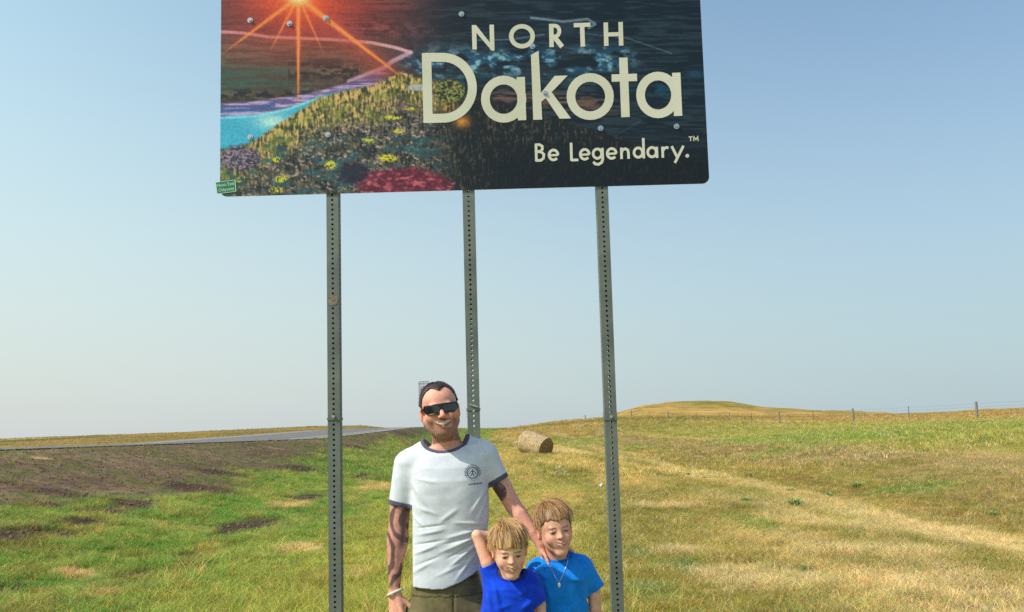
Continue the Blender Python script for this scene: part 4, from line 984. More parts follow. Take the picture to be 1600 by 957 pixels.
def hair_locks(T, parent, mat, n, off, line, top, length, seed, cols, part=(.015, -.02), wild=4.5):
    r = random.Random(seed); V = []; Fs = []; C = []
    cr = Vector((part[0], .055, 0))
    for i in range(n):
        a = r.uniform(0, 6.283); q = abs(r.gauss(0, .055)); x0 = cr.x+q*math.cos(a); y0 = cr.y+q*math.sin(a)-.03*r.random(); dx, dy = x0-cr.x, y0-cr.y
        L = math.hypot(dx, dy)+1e-6; dx, dy = dx/L, dy/L; dx += part[1]*4+r.uniform(-.25, .25); dy += -.35*(dy < .3)+r.uniform(-.2, .2)
        w = r.uniform(.0008, .0021); brk = r.uniform(-.020, .006); m = r.random()**.6; c = np.array(cols[0])*(1-m)+np.array(cols[1])*m
        if r.random() < .10: c = np.array(cols[2])*1.3
        c = c*r.uniform(.88, 1.12); pts = []; x, y = x0, y0; z = None; lift = r.uniform(.0002, .0030)*(1 if r.random() < .88 else wild)
        p = Vector((x/(.0755+off), (y-.018)/(.094+off), 0)); rr = min(p.length, .96); 
        th = math.asin(rr); az = math.atan2(p.x, p.y) if p.length > 1e-6 else 0; st_ = length/6; bend = r.uniform(-.5, .5)
        tgt = math.atan2(dx/(.0755+off), dy/(.094+off))
        for k in range(7):
            ct, sn = math.cos(th), math.sin(th); fl_ = 1+lift*k/3/.09
            X = math.sin(az)*sn*(.0755+off)*fl_; Y = .018+math.cos(az)*sn*(.094+off)*fl_; Z = .036+ct*(.081+off+top)*fl_
            az_deg = math.degrees(math.atan2(X, -(Y-.015)))
            if Z < np.interp(az_deg, [l[0] for l in line], [l[1] for l in line])+brk: break
            q_ = (off-.0035)*(1-float(sstep(-.02, .07, Z)))/.085; X *= 1-q_; Y = .018+(Y-.018)*(1-q_)
            pts.append(Vector((X, Y, Z)))
            th += st_/.09*max(.25, math.cos(tgt-az)); az += math.sin(tgt-az)*st_/.09*.8/max(.25, sn)+bend*.03
        if len(pts) < 3: continue
        b0 = len(V); ctr = Vector((0, .018, .02)); m_ = len(pts)
        for k, p in enumerate(pts):
            t = (pts[min(k+1, m_-1)]-pts[max(k-1, 0)]).normalized(); nn = (p-ctr).normalized(); sd = t.cross(nn); ww = w*(1-(k/(m_-1))**2*.9)*(.5 if k == 0 else 1)
            for u_, l_ in ((-1, -.0005), (0, .0008), (1, -.0005)): V.append(T.fw(p+sd*ww*u_+nn*l_)); C.append(c*(.95+.1*k/m_))
        for k in range(m_-1):
            for u_ in (0, 1): q0 = b0+3*k+u_; Fs.append((q0, q0+1, q0+4, q0+3))
    return link('hair_strands', mesh_np('hair_strands', V, Fs, np.array(C)), mat, parent)
def skin_mat(name):
    m = noise_mat(name, (.86, .80, .78), (1.08, 1.07, 1.06), 60, .58, bump=.15, dist=.001, attr='Col', spec=.4)
    b = bsdf(m); b.inputs['Subsurface Weight'].default_value = .12; b.inputs['Subsurface Radius'].default_value = (.012, .004, .002); b.inputs['Subsurface Scale'].default_value = .6
    return m
m_skin = skin_mat('skin'); m_hair = noise_mat('hair', (.85, .85, .85), (1.1, 1.1, 1.1), 200, .5, bump=.1, dist=.001, attr='Col', spec=.35)
def cloth_mat(name, c1, c2, sc=500, sheen=.2):
    m = noise_mat(name, c1, c2, 30, .88, bump=.12, dist=.004, detail=10, spec=.15); bsdf(m).inputs['Sheen Weight'].default_value = sheen*.5; return m
def rel(o, px, py, Y): v = W(px, py, Y); return np.array([v.x-o[0], v.y-o[1], v.z-o[2]])
def rowz(o, py, xl, xr, Yc, yc, hd, px=None):
    a = rel(o, xl, py, Yc); b = rel(o, xr, py, Yc); return (.5*(a[2]+b[2]), a[0], b[0], yc, hd)
def hand(fl, wrist, d, side, palmn, L=.185, spread=.20, curl=.5, thumb=1, r=.0092, k=.008):
    """five fingers on a palm: wrist point, direction of the hand, side = towards the thumb, palmn = palm normal"""
    d = Vector(d).normalized(); side = Vector(side); side = (side-d*side.dot(d)).normalized(); pn = Vector(palmn); pn = (pn-d*pn.dot(d)-side*pn.dot(side)).normalized(); w = Vector(wrist); s = L/.185
    kn = [w+d*.092*s+side*(.030-.0195*i)*s+pn*(-.004 if i in (1, 2) else 0)*s-d*(.004*abs(i-1))*s for i in range(4)]
    for i in range(4): fl.put(cone_(w+side*(.014-.010*i)*s, kn[i], .0145*s, .0118*s), k)
    fl.put(cone_(w+side*.012*s+d*.02*s, w+side*.026*s+d*.05*s+pn*.006*s, .016*s, .013*s), k)
    for i, (l, c) in enumerate(((.072, .9), (.080, 1.0), (.075, 1.08), (.058, 1.2))):
        p = kn[i]; ang = curl*c*.55; dr = d*math.cos(ang)+pn*math.sin(ang)+side*(spread*(1.5-i)*.35); dr.normalize(); rr = r*s*(1, 1.03, .98, .86)[i]
        for j, f_ in enumerate((.45, .32, .23)):
            q = p+dr*l*s*f_; fl.put(cone_(p, q, rr, rr*.92), .004 if j else .006); p = q; rr *= .92; ang += curl*c*(.75 if j == 0 else .55)
            dr = (d*math.cos(ang)+pn*math.sin(ang)+side*(spread*(1.5-i)*.35)).normalized()
    if thumb:
        p = w+side*.028*s+d*.035*s+pn*.010*s; dr = (d*.72+side*.55+pn*.42).normalized(); rr = .0115*s
        for j, l in enumerate((.040, .030, .022)):
            q = p+dr*l*s; fl.put(cone_(p, q, rr, rr*.9), .007 if j == 0 else .003); p = q; rr *= .9; dr = (dr+d*.28).normalized()
def bent_tube(o_pts, r, n=10): return MB().tube(o_pts, r, n)

def legs_shoes(fl, hips, knees, ankles, r=(.085, .058, .04), k=.03):
    for s in (0, 1):
        fl.put(cone_(hips[s], knees[s], r[0], r[1]), k); kn = np.array(knees[s]); an = np.array(ankles[s]); mid = kn*.65+an*.35+np.array([0, .012, 0])
        fl.put(cone_(kn, mid, r[1]*.96, r[1]*.98), .02); fl.put(cone_(mid, an, r[1]*.96, r[2]), .02); fl.put(cone_(an, an+np.array([0, -.11, -.03]), r[2]*.9, r[2]*.7), .02)
def shoe_obj(an, size, parent, m_up, m_sole):
    fl = Field((an[0]-.09, an[1]-.30, an[2]-.13), (an[0]+.09, an[1]+.14, an[2]+.06), .006); z0 = 0.0
    fl.put(ell_((an[0], an[1]-.07*size, z0+.035), (.048*size, .145*size, .05*size)), .02); fl.put(ell_((an[0], an[1]+.01, z0+.07*size), (.044*size, .06*size, .06*size)), .03)
    X_, Y_, Z_ = fl.grid(); fl.d = np.maximum(fl.d, (z0+.022)-Z_).astype(np.float32); o, _ = skin_mesh('shoe', fl, m_up, parent)
    f2 = Field((an[0]-.09, an[1]-.30, -.03), (an[0]+.09, an[1]+.14, .05), .006); f2.put(ell_((an[0], an[1]-.065*size, z0+.012), (.053*size, .155*size, .06)), .0)
    X_, Y_, Z_ = f2.grid(); f2.d = np.maximum(np.maximum(f2.d, -Z_), Z_-.0225).astype(np.float32); skin_mesh('sole', f2, m_sole, o)
m_shoe = noise_mat('canvas shoe', (.10, .10, .11), (.16, .16, .17), 60, .8, bump=.1); m_sole = noise_mat('rubber sole', (.6, .6, .58), (.7, .7, .68), 30, .8, bump=.05)

# ================================================================== the man
SCM = .0027*0+1
OM = np.array([W(700, 700, 3.40).x, 3.40, 0.0])
man = empty('person', tuple(OM)); tag(man, 'tall smiling man in black sunglasses, white ringer t-shirt and olive shorts, tattooed arm hanging down', 'person')
def mp(px, py, dy=0): return rel(OM, px, py, 3.40+dy)
skinM = linA((228, 166, 144))
TH = Pose(mp(687.5, 643, -.055), yaw=9, pitch=-2, roll=-7.5, sc=1.0)
fm = Field((-.34, -.30, -.01), (.52, .24, 1.86), .0033)
# torso under the shirt, neck, head
zz_ = lambda py: float(mp(700, py)[2])
tor = [(zz_(930), *[mp(p, 930)[0] for p in (652, 738)], .01, .085), (zz_(880), *[mp(p, 880)[0] for p in (650, 740)], .005, .090), (zz_(820), *[mp(p, 820)[0] for p in (652, 757)], 0, .098), (zz_(760), *[mp(p, 760)[0] for p in (650, 758)], 0, .105), (zz_(720), *[mp(p, 720)[0] for p in (650, 762)], .005, .088), (zz_(702), *[mp(p, 702)[0] for p in (664, 745)], .01, .06)]
fm.put(prof_(tor), .02); fm.put(cone_(mp(701, 706, .01), mp(694, 672, -.02), .062, .056), .03); fm.put(cone_(mp(648, 722, .01), mp(755, 712, .01), .045, .045), .04)
head(fm, TH, False, 1.0)
# hanging arm
aL = [mp(641, 742, .01), mp(625, 795, .01), mp(621.5, 838, .0), mp(619, 863, -.01), mp(617, 895, -.025), mp(617, 921, -.035)]
fm.chain(aL, [.040, .0415, .0425, .038, .0275, .0215], .03)
fm.put(ell_(aL[2]+np.array([0, -.004, -.02]), (.038, .040, .06)), .02)
hand(fm, aL[-1]+np.array([.0, 0, -.008]), (.10, -.05, -1), (.75, -.55, 0), (.5, .75, 0), L=.190, curl=.65, spread=.12, r=.0098)
# arm round the older boy's neck
aR = [mp(762, 726, .01), mp(786, 762, .01), mp(803, 792, .01), mp(812, 804, -.005), mp(833, 832, -.03), mp(845.5, 851, -.045)]
fm.chain(aR, [.038, .0385, .0345, .034, .0255, .0215], .03)
wr = aR[-1]; hand(fm, wr, (.16, .03, -1), (-.3, -1, .1), (.85, .2, .1), L=.128, curl=.75, spread=.15, r=.0098)
fm.put(cone_(mp(856, 864, .015), mp(889, 859, .03), .011, .010), .008)
for k_, (px_, py_) in enumerate(((893, 861), (896, 865))): fm.put(cone_(mp(878, 859+k_*4, .03), mp(px_, py_, -.02), .010, .0085), .006)
hipz = zz_(935)
legs_shoes(fm, [(-.070, .01, .84), (.060, .01, .84)], [(-.085, 0, .50), (.10, 0, .50)], [(-.09, .01, .085), (.11, .01, .085)])
def paint_man(V):
    C = np.broadcast_to(skinM, V.shape).copy(); C *= (.93+.14*fbm(V[:, 0]*18, V[:, 1]*18, V[:, 2]*18, s=5))[:, None]
    C = face_paint(C, V, TH, False, skinM, 1.0, eyes=False, stubble=.72)
    x, y, z = V.T
    ink = np.array(linA((48, 50, 58)))
    # tattoo sleeve: dark flame-like bands along the hanging arm
    zl = (z-aL[-1][2])/(aL[1][2]-aL[-1][2]); cx = np.interp(z, [p[2] for p in aL[::-1]], [p[0] for p in aL[::-1]]); sx = (x-cx)/.04
    wv = fbm(x*14, y*10, z*9, s=21); f_ = np.sin((sx*2.4+2.1*np.sin(z*21+1.0)+wv*5)*2.2); m = sstep(-.35, .35, f_)*sstep(-.02, .08, zl)*(1-sstep(1.25, 1.3, zl))*(x < aL[1][0]+.07)*(x < -.12)
    m = np.maximum(m*.85, (x < -.12)*np.exp(-((sx-.65)/.33)**2)*sstep(.45, .6, zl)*.9*sstep(.3, .5, wv+.1)*(zl < 1.3)*(zl > 0)); C = C*(1-m[:, None]*.96)+ink*m[:, None]*.96
    C = np.where(((x < -.12) & (zl > 0) & (zl < 1.3))[:, None], C*np.array([.74, .70, .72]), C)
    # dark tattoo below the other sleeve
    p0 = np.array(mp(781, 768, -.02)); dd = np.sqrt(((x-p0[0])/.030)**2+((z-p0[2])/.042)**2)+.5*(fbm(x*40, y*40, z*40, s=23)-.5); m = (1-sstep(.85, 1.05, dd))*(x > .1)
    lns = sstep(.55, .62, fbm(x*70, y*70, z*70, s=25)); C = C*(1-m[:, None]*.88)+(ink*.8+lns[:, None]*.06)*m[:, None]*.88
    return C
o_body, Vb = skin_mesh('body', fm, m_skin, man, paint_man)

# t-shirt
fs = Field((-.32, -.24, .78), (.34, .22, 1.60), .0036)
sh = []
for py, xl, xr, yc, hd in ((918, 636, 755, .004, .122), (900, 636.5, 753, .004, .121), (880, 637.5, 752, .004, .118), (860, 639, 755, .003, .117), (835, 642, 762, .002, .118), (805, 643, 765, 0, .120), (775, 642, 764, 0, .125), (750, 642, 764, 0, .125), (730, 640, 766, .004, .115), (712, 644, 764, .008, .095), (698, 656, 752, .012, .07)):
    a, b = mp(xl, py), mp(xr, py); sh.append((.5*(a[2]+b[2]), a[0], b[0], yc, hd))
fs.put(prof_(sh, e=2.4), .01)
fs.put(cone_(mp(654, 716, .012), mp(668, 700, .012), .052, .040), .035); fs.put(cone_(mp(745, 706, .012), mp(728, 694, .012), .054, .040), .035)
slL = (mp(640, 727, .012), mp(625.5, 790, .008)); slR = (mp(757, 716, .012), mp(779.5, 753, .006))
fs.put(cone_(slL[0], slL[1], .066, .0495), .028); fs.put(cone_(slR[0], slR[1], .066, .0455), .028)
Xs, Ys, Zs = fs.grid()
# folds
def fold(p, q, wdt, amp):
    p, q = mp(*p), mp(*q); dx, dz = q[0]-p[0], q[2]-p[2]; L2 = dx*dx+dz*dz; t = np.clip(((Xs-p[0])*dx+(Zs-p[2])*dz)/L2, 0, 1); d = np.hypot(Xs-p[0]-t*dx, Zs-p[2]-t*dz)
    return amp*.85*np.exp(-(d/(wdt*.72))**2)*np.sin(math.pi*np.clip(t*.9+.05, 0, 1))
G3 = (Xs, Ys, Zs); near_ = np.abs(fs.d) < .024; Xs, Ys, Zs = Xs[near_], Ys[near_], Zs[near_]
fr = (Ys < .03)
rel_ = np.zeros_like(Xs)
for p, q, w_, a_ in (((757, 822), (700, 836), .010, .008), ((756, 830), (690, 858), .011, .008), ((752, 842), (705, 880), .010, .007), ((748, 856), (715, 900), .010, .006), ((756, 815), (712, 812), .009, .006), ((690, 800), (655, 790), .012, .005), ((700, 822), (655, 832), .010, .006),
                     ((690, 845), (648, 862), .010, .006), ((680, 870), (645, 892), .012, .005), ((646, 752), (672, 790), .009, .006), ((762, 760), (738, 800), .010, .006), ((760, 775), (748, 815), .008, .005), ((648, 745), (690, 752), .009, .004), ((720, 790), (690, 812), .012, .005), ((646, 800), (668, 822), .008, .005), ((735, 870), (680, 896), .010, .004)):
    rel_ += fold(p, q, w_, a_)
for p, q, w_, a_ in (((757, 828), (695, 846), .006, -.006), ((754, 838), (700, 868), .006, -.006), ((762, 768), (742, 808), .006, -.005), ((645, 756), (660, 796), .006, -.005), ((700, 815), (655, 822), .006, -.005), ((700, 838), (650, 848), .006, -.005), ((694, 862), (652, 880), .007, -.005)): rel_ += fold(p, q, w_, a_)
fs.d[near_] -= (rel_*fr + (fbm(Xs*9, Ys*9, Zs*13, s=33, o=3)-.5)*.008).astype(np.float32); Xs, Ys, Zs = G3
nh = ell_(mp(695, 683, -.005), (.092, .100, .073))[0](Xs, Ys, Zs); fs.d = (-smin(-fs.d, nh, .006)).astype(np.float32)
def plane(p, n): n = np.array(n)/np.linalg.norm(n); return (Xs-p[0])*n[0]+(Ys-p[1])*n[1]+(Zs-p[2])*n[2]
cL = plane(slL[1], slL[1]-slL[0]); cR = plane(slR[1], slR[1]-slR[0])
nearL = Xs < mp(646, 780)[0]; nearR = (Xs > mp(764, 760)[0])
hem = mp(636, 912)[2]+np.interp(Xs, [mp(p, 900)[0] for p in (636, 670, 700, 722, 740, 755)], [0, -.006, -.004, .016, .045, .066])
hem = hem+np.sin(Xs*42)*.002
ds = fs.d.copy()
ds = np.where(nearL & (Zs < mp(640, 760)[2]), np.maximum(ds, cL), ds); ds = np.where(nearR, np.maximum(ds, cR), ds); ds = np.maximum(ds, hem-Zs)
# hollow the hem and the cuffs so that they read as cloth edges
inner = fs.d+.007
ds = np.where(Zs < hem+.05, np.maximum(ds, -inner), ds); ds = np.where(nearL & (Zs < slL[1][2]+.05), np.maximum(ds, -inner), ds); ds = np.where(nearR & (cR > -.05), np.maximum(ds, -inner), ds)
m_tee = cloth_mat('white heather cotton', (.58, .61, .655), (.67, .69, .725)); m_navy = cloth_mat('dark slate ribbing', (.075, .078, .12), (.11, .11, .16))
shirt, Vs = skin_mesh('t_shirt', fs, m_tee, man, d=ds)
band = np.maximum(fs.d-.0022, np.abs(nh-.0055)-.0085); band = np.where(Zs < mp(694, 720)[2], .05, band); skin_mesh('collar_band', fs, m_navy, shirt, d=band)
for nm, c, msk in (('sleeve_band', cL, nearL & (Zs < mp(640, 775)[2])), ('sleeve_band', cR, nearR)):
    b_ = np.maximum(np.maximum(fs.d-.0022, -(fs.d+.009)), np.maximum(c-.0015, -c-.0175)); b_ = np.where(msk, b_, .05); skin_mesh(nm, fs, m_navy, shirt, d=b_)
del Xs, Ys, Zs
# shorts
m_short = cloth_mat('olive twill', (.125, .102, .046), (.185, .155, .078), sheen=.05)
fo = Field((-.24, -.20, .42), (.26, .20, 1.00), .0045)
sw = []
for z_, a_, b_, hd in ((.97, 645, 748, .100), (.90, 641, 752, .110), (.84, 638, 757, .118), (.80, 637, 758, .118)): sw.append((z_, mp(a_, 900)[0], mp(b_, 900)[0], .006, hd))
fo.put(prof_(sw, e=2.5), .01); fo.put(cone_((-.085, .008, .82), (-.098, .004, .47), .104, .092), .02); fo.put(cone_((.085, .008, .82), (.105, .004, .47), .104, .092), .02)
Xs, Ys, Zs = fo.grid(); G3 = (Xs, Ys, Zs); near_ = np.abs(fo.d) < .024; Xs, Ys, Zs = Xs[near_], Ys[near_], Zs[near_]
fo.d[near_] -= ((fbm(Xs*8, Ys*8, Zs*9, s=41, o=3)-.5)*.014+.004*np.exp(-((Zs-.80-.25*np.abs(Xs))/.012)**2)-.005*np.exp(-((Xs-.02)/.004)**2)*(Ys < 0)*(Zs > .80)).astype(np.float32); Xs, Ys, Zs = G3
fo.d = np.maximum(fo.d, .47-Zs); fo.d = np.where(Zs < .5, np.maximum(fo.d, -(fo.d+.006)), fo.d).astype(np.float32)
shorts, _ = skin_mesh('shorts', fo, m_short, man)
wb = np.maximum(fo.d-.003, np.abs(Zs-.925)-.019); skin_mesh('waistband', fo, m_short, shorts, d=wb)
del Xs, Ys, Zs
for s_ in ((-.09, .01, .085), (.11, .01, .085)): shoe_obj(s_, 1.05, man, m_shoe, m_sole)
# short dark hair
lineM = [(-180, -.055), (-120, -.035), (-95, -.012), (-72, .012), (-52, .058), (-38, .090), (-22, .100), (-12, .094), (2, .084), (14, .094), (24, .101), (38, .090), (52, .058), (72, .012), (95, -.012), (120, -.035), (180, -.055)]
hair_cap('hair', TH, man, m_hair, .0035, lineM, top=.004, rough=.0008, seed=4, cols=[np.array(linA((34, 26, 24))), np.array(linA((62, 48, 42))), np.array(linA((80, 62, 52)))], streak=.35)
hair_locks(TH, man, m_hair, 2600, .0030, lineM, .004, .030, 7, [np.array(linA((30, 23, 21))), np.array(linA((58, 45, 40))), np.array(linA((76, 60, 52)))], part=(0, 0), wild=.2)
# sunglasses
fg = Field((-.085, -.13, -.035), (.085, .04, .045), .0014); Xg, Yg, Zg = fg.grid()
yb = -.1035+6.2*Xg**2; z0 = .0055; zt_ = z0+.0200-1.0*np.abs(Xg)**1.5*0; lo_ = z0-.0205+.012*sstep(.016, .0, np.abs(Xg))+.012*sstep(.048, .07, np.abs(Xg))
def rb(w, up_, dn, t, r_=.006):
    cxz = np.maximum(np.abs(Xg)-(w-r_), 0); top_ = np.maximum(Zg-(up_-r_), 0); bot_ = np.maximum((dn+r_)-Zg, 0); return np.maximum(np.sqrt(cxz**2+np.maximum(top_, bot_)**2)-r_, np.abs(Yg-yb)-t)
fd = rb(.0705, zt_, lo_, .0028)
nose = ell_((0, -.105, -.014), (.0125, .03, .018))[0](Xg, Yg, Zg); fd = np.maximum(fd, -nose)
lens = [np.sqrt((np.maximum(np.abs(Xg-s*.0365)-.0205, 0))**2+(np.maximum(np.abs(Zg-z0+.0002)-.0055, 0))**2)-.0100 for s in (-1, 1)]
fr_ = np.maximum(fd, -np.minimum(*lens)-.0)
tp = np.minimum(*[np.maximum(np.maximum(np.abs(np.abs(Xg)-np.interp(Yg, [-.075, -.05, .03], [.0700, .0765, .0800]))-.0022, np.abs(Zg-z0-.006)-.0062), np.maximum(-.076-Yg, Yg-.02)) for _ in (0, 1)])
fr_ = np.minimum(fr_, tp)
def to_world(V, T): return (V*T.s) @ T.m.T + T.c
m_frame = mat_new('black glossy frame', (.006, .006, .007), .22, spec=.6); m_lens = mat_new('dark lens', (.008, .009, .011), .06, spec=.9)
V_, F_ = nets(fr_, fg.lo, fg.h); gl = link('sunglasses', mesh_np('sunglasses', to_world(V_, TH), F_), m_frame, man)
for s in (0, 1):
    V_, F_ = nets(np.maximum(lens[s]-.0004, np.abs(Yg-yb-.0003)-.0016), fg.lo, fg.h); link('lens', mesh_np('lens', to_world(V_, TH), F_), m_lens, gl)
# wristband
c = mp(617.3, 925.5, -.035); mb = MB(); ax_ = Vector((.1, -.15, -1)).normalized(); e1_ = ax_.orthogonal().normalized(); e2_ = ax_.cross(e1_); tl = Vector((.02, .0, .30))
pts = [Vector(c)+(e1_*math.cos(a)+e2_*math.sin(a))*.0285+Vector((0, 0, .30*.0285*((e1_*math.cos(a)+e2_*math.sin(a)).x))) for a in np.linspace(0, 2*math.pi, 33)]
mb.tube(pts, .0052, 10); mb.obj('wristband', noise_mat('cream band', lin(206, 200, 184), lin(226, 222, 208), 60, .6, bump=.1), man, smooth=True)
# printed badge on the chest, laid on the cloth
bvh = BVHTree.FromPolygons([tuple(v) for v in Vs], [tuple(p.vertices) for p in shirt.data.polygons])
def on_cloth(bv, o, px, py, lift=.0016, Yc=3.40):
    v = rel(o, px, py, Yc); cam_ = Vector((0-o[0], -o[1], CAM_H-o[2])); d = (Vector(v)-cam_).normalized(); h_ = bv.ray_cast(cam_, d)
    return (h_[0]-d*lift) if h_[0] is not None else Vector(v)
class Decal:
    def __init__(s, bv, o, Yc=3.40): s.bv = bv; s.o = o; s.Yc = Yc; s.V = []; s.F = []
    def stroke(s, pts, w, closed=False):
        n = len(pts); b = len(s.V); pts = [np.array(p, float) for p in pts]
        for i, p in enumerate(pts):
            a = pts[i-1] if (closed or i) else p; c = pts[(i+1) % n] if (closed or i < n-1) else p; t = (c-a)/np.linalg.norm(c-a); nn = np.array([-t[1], t[0]])*w/2
            s.V += [on_cloth(s.bv, s.o, *(p+nn), Yc=s.Yc), on_cloth(s.bv, s.o, *(p-nn), Yc=s.Yc)]
        for i in range(n if closed else n-1): q0, q1 = b+2*i, b+2*((i+1) % n); s.F.append((q0, q1, q1+1, q0+1))
    def obj(s, name, mat, parent): me = bpy.data.meshes.new(name); me.from_pydata(s.V, [], s.F); me.update(); return link(name, me, mat, parent)
m_ink = mat_new('charcoal shirt print', lin(62, 74, 92), .8)
dc = Decal(bvh, OM); cx_, cy_ = 738.5, 739; cir = lambda r_, n=28, a0=0, a1=360: [(cx_+r_*math.cos(R(a0+(a1-a0)*i/n)), cy_+r_*math.sin(R(a0+(a1-a0)*i/n))) for i in range(n+(a1-a0 < 360))]
dc.stroke(cir(8.6), 1.5, True)
for a in range(-200, 30, 13): dc.stroke([(cx_+r_*math.cos(R(a)), cy_+r_*math.sin(R(a))) for r_ in (10.6, 12.9)], 1.0 if a % 2 else 1.6)
for a in range(45, 150, 14): dc.stroke([(cx_+r_*math.cos(R(a)), cy_+r_*math.sin(R(a))) for r_ in (11, 12.4)], .8)
for p in ([(738.5, 734), (738.2, 740)], [(735, 737), (741.8, 736.5)], [(738.2, 740), (735.5, 744.5)], [(738.2, 740), (741.2, 744.3)], [(733, 741), (735.4, 738.5)], [(742, 738), (744, 741)]): dc.stroke(p, 1.3)
x_ = 732.5
for w_ in (2.2, 1.2, 1.8, 1.0, 2.4, 1.6, 2.2, 1.0, 2.0, 1.6): dc.stroke([(x_, 757.6-(x_-732)*.12), (x_+w_*.75, 757.4-(x_-732)*.12)], 2.1); x_ += w_+.45
dc.obj('chest_print', m_ink, shirt)

# ================================================================== the two boys
def boy_base(px, py, Y, label):
    o = np.array([W(px, py, Y).x, Y, 0.0]); e = empty('person', tuple(o)); tag(e, label, 'person'); return o, e
blond = [np.array(linA((146, 108, 68))), np.array(linA((212, 168, 114))), np.array(linA((110, 80, 52)))]
brownb = [np.array(linA((116, 84, 56))), np.array(linA((186, 142, 94))), np.array(linA((86, 62, 42)))]

# ---- older boy, on the right
OB = 3.33
ob, boyR = boy_base(872, 900, OB, 'older boy with light brown hair in a bright azure t-shirt and a pendant necklace')
bp_ = lambda px, py, dy=0: rel(ob, px, py, OB+dy)
skinB = linA((230, 176, 148)); TB = Pose(bp_(867, 829, -.03), yaw=12, pitch=-1, roll=-7, sc=.86)
fb = Field((-.23, -.20, -.01), (.24, .22, 1.32), .0028)
fb.put(cone_(bp_(872, 884, .03), bp_(868, 850, .0), .043, .040), .02); head(fb, TB, True, .75)
bz = lambda py: float(bp_(872, py)[2])
fb.put(prof_([(bz(1010), bp_(838, 990)[0], bp_(908, 990)[0], .03, .075), (bz(940), bp_(836, 940)[0], bp_(908, 940)[0], .03, .075), (bz(900), bp_(836, 900)[0], bp_(910, 900)[0], .03, .078), (bz(886), bp_(846, 890)[0], bp_(904, 890)[0], .03, .05)]), .02)
aB = [bp_(914, 886, .03), bp_(928, 925, .03), bp_(931, 965, .03), bp_(929, 1010, .0), bp_(926, 1046, -.02)]
fb.chain(aB, [.032, .0265, .0250, .023, .0165], .02); hand(fb, aB[-1], (0, -.05, -1), (-.6, -.8, 0), (-.7, .6, 0), L=.135, curl=.6, spread=.12, r=.0095)
aB2 = [bp_(834, 890, .04), bp_(828, 935, .06), bp_(826, 980, .06), bp_(822, 1020, .03), bp_(820, 1050, .0)]
fb.chain(aB2, [.032, .0265, .0250, .021, .0165], .02); hand(fb, aB2[-1], (0, -.05, -1), (.6, -.8, 0), (.7, .6, 0), L=.13, curl=.5, r=.009)
legs_shoes(fb, [(-.06, .03, .60), (.055, .03, .60)], [(-.065, .02, .35), (.062, .02, .35)], [(-.07, .03, .07), (.07, .03, .07)], r=(.066, .045, .031))
def paint_b(T, sk, smile):
    def f(V):
        C = np.broadcast_to(sk, V.shape).copy(); C *= (.94+.12*fbm(V[:, 0]*18, V[:, 1]*18, V[:, 2]*18, s=6))[:, None]; return face_paint(C, V, T, True, sk, smile)
    return f
skin_mesh('body', fb, m_skin, boyR, paint_b(TB, skinB, .78))
lineB = [(-180, -.050), (-120, -.030), (-100, -.012), (-82, .004), (-66, .012), (-50, .030), (-36, .056), (-20, .064), (-8, .066), (8, .056), (24, .044), (40, .034), (56, .020), (72, .006), (90, .000), (104, -.015), (125, -.030), (180, -.050)]
hair_cap('hair', TB, boyR, m_hair, .0070, lineB, top=.013, rough=.0012, seed=14, cols=brownb)
hair_locks(TB, boyR, m_hair, 4600, .0075, lineB, .013, .085, 3, brownb, part=(-.005, .10))
def tee(o, e, P, rows, sleeves, nhc, nhr, mats, hemz, folds, lo, hi, wr=.009, h=.0032, seed=0, bandw=.0075):
    f = Field(lo, hi, h); f.put(prof_(rows, e=2.3), .01)
    for (a, b, r1, r2, sk_) in sleeves: f.put(cone_(a, b, r1, r2), sk_)
    X_, Y_, Z_ = f.grid(); G3 = (X_, Y_, Z_); nr = np.abs(f.d) < .024; X_, Y_, Z_ = X_[nr], Y_[nr], Z_[nr]; fr = Y_ < .04; rl = np.zeros_like(X_)
    for p, q, w_, a_ in folds:
        p, q = P(*p), P(*q); dx, dz = q[0]-p[0], q[2]-p[2]; t = np.clip(((X_-p[0])*dx+(Z_-p[2])*dz)/(dx*dx+dz*dz), 0, 1); d = np.hypot(X_-p[0]-t*dx, Z_-p[2]-t*dz); rl += a_*np.exp(-(d/w_)**2)*np.sin(math.pi*np.clip(t*.9+.05, 0, 1))
    f.d[nr] -= (rl*fr+(fbm(X_*10+seed, Y_*10, Z_*13, s=53+seed, o=3)-.5)*wr).astype(np.float32); X_, Y_, Z_ = G3
    nh = ell_(nhc, nhr)[0](X_, Y_, Z_); f.d = (-smin(-f.d, nh, .005)).astype(np.float32); d = f.d.copy(); bands = []
    for (a, b, r1, r2, sk_) in sleeves:
        if sk_ < 0.026: continue
        n = (np.array(b)-a)/np.linalg.norm(np.array(b)-a); pl = (X_-b[0])*n[0]+(Y_-b[1])*n[1]+(Z_-b[2])*n[2]; near = np.sqrt((X_-b[0])**2+(Y_-b[1])**2+(Z_-b[2])**2) < r2+.035
        d = np.where(near, np.maximum(d, pl), d); d = np.where(near & (pl > -.03), np.maximum(d, -(f.d+.0055)), d); bands.append((pl, near))
    d = np.maximum(d, hemz-Z_); d = np.where(Z_ < hemz+.03, np.maximum(d, -(f.d+.006)), d)
    s_, V = skin_mesh('t_shirt', f, mats[0], e, d=d)
    bd = np.maximum(f.d-.0016, np.abs(nh-.005)-bandw); bd = np.where(Z_ < nhc[2]-nhr[2]*.99-.02, .05, bd); skin_mesh('collar_band', f, mats[1], s_, d=bd)
    for pl, near in bands:
        b_ = np.maximum(np.maximum(f.d-.0010, -(f.d+.005)), np.abs(pl+.014)-.0014); skin_mesh('sleeve_seam', f, mats[0], s_, d=np.where(near, b_, .05))
    return s_, V
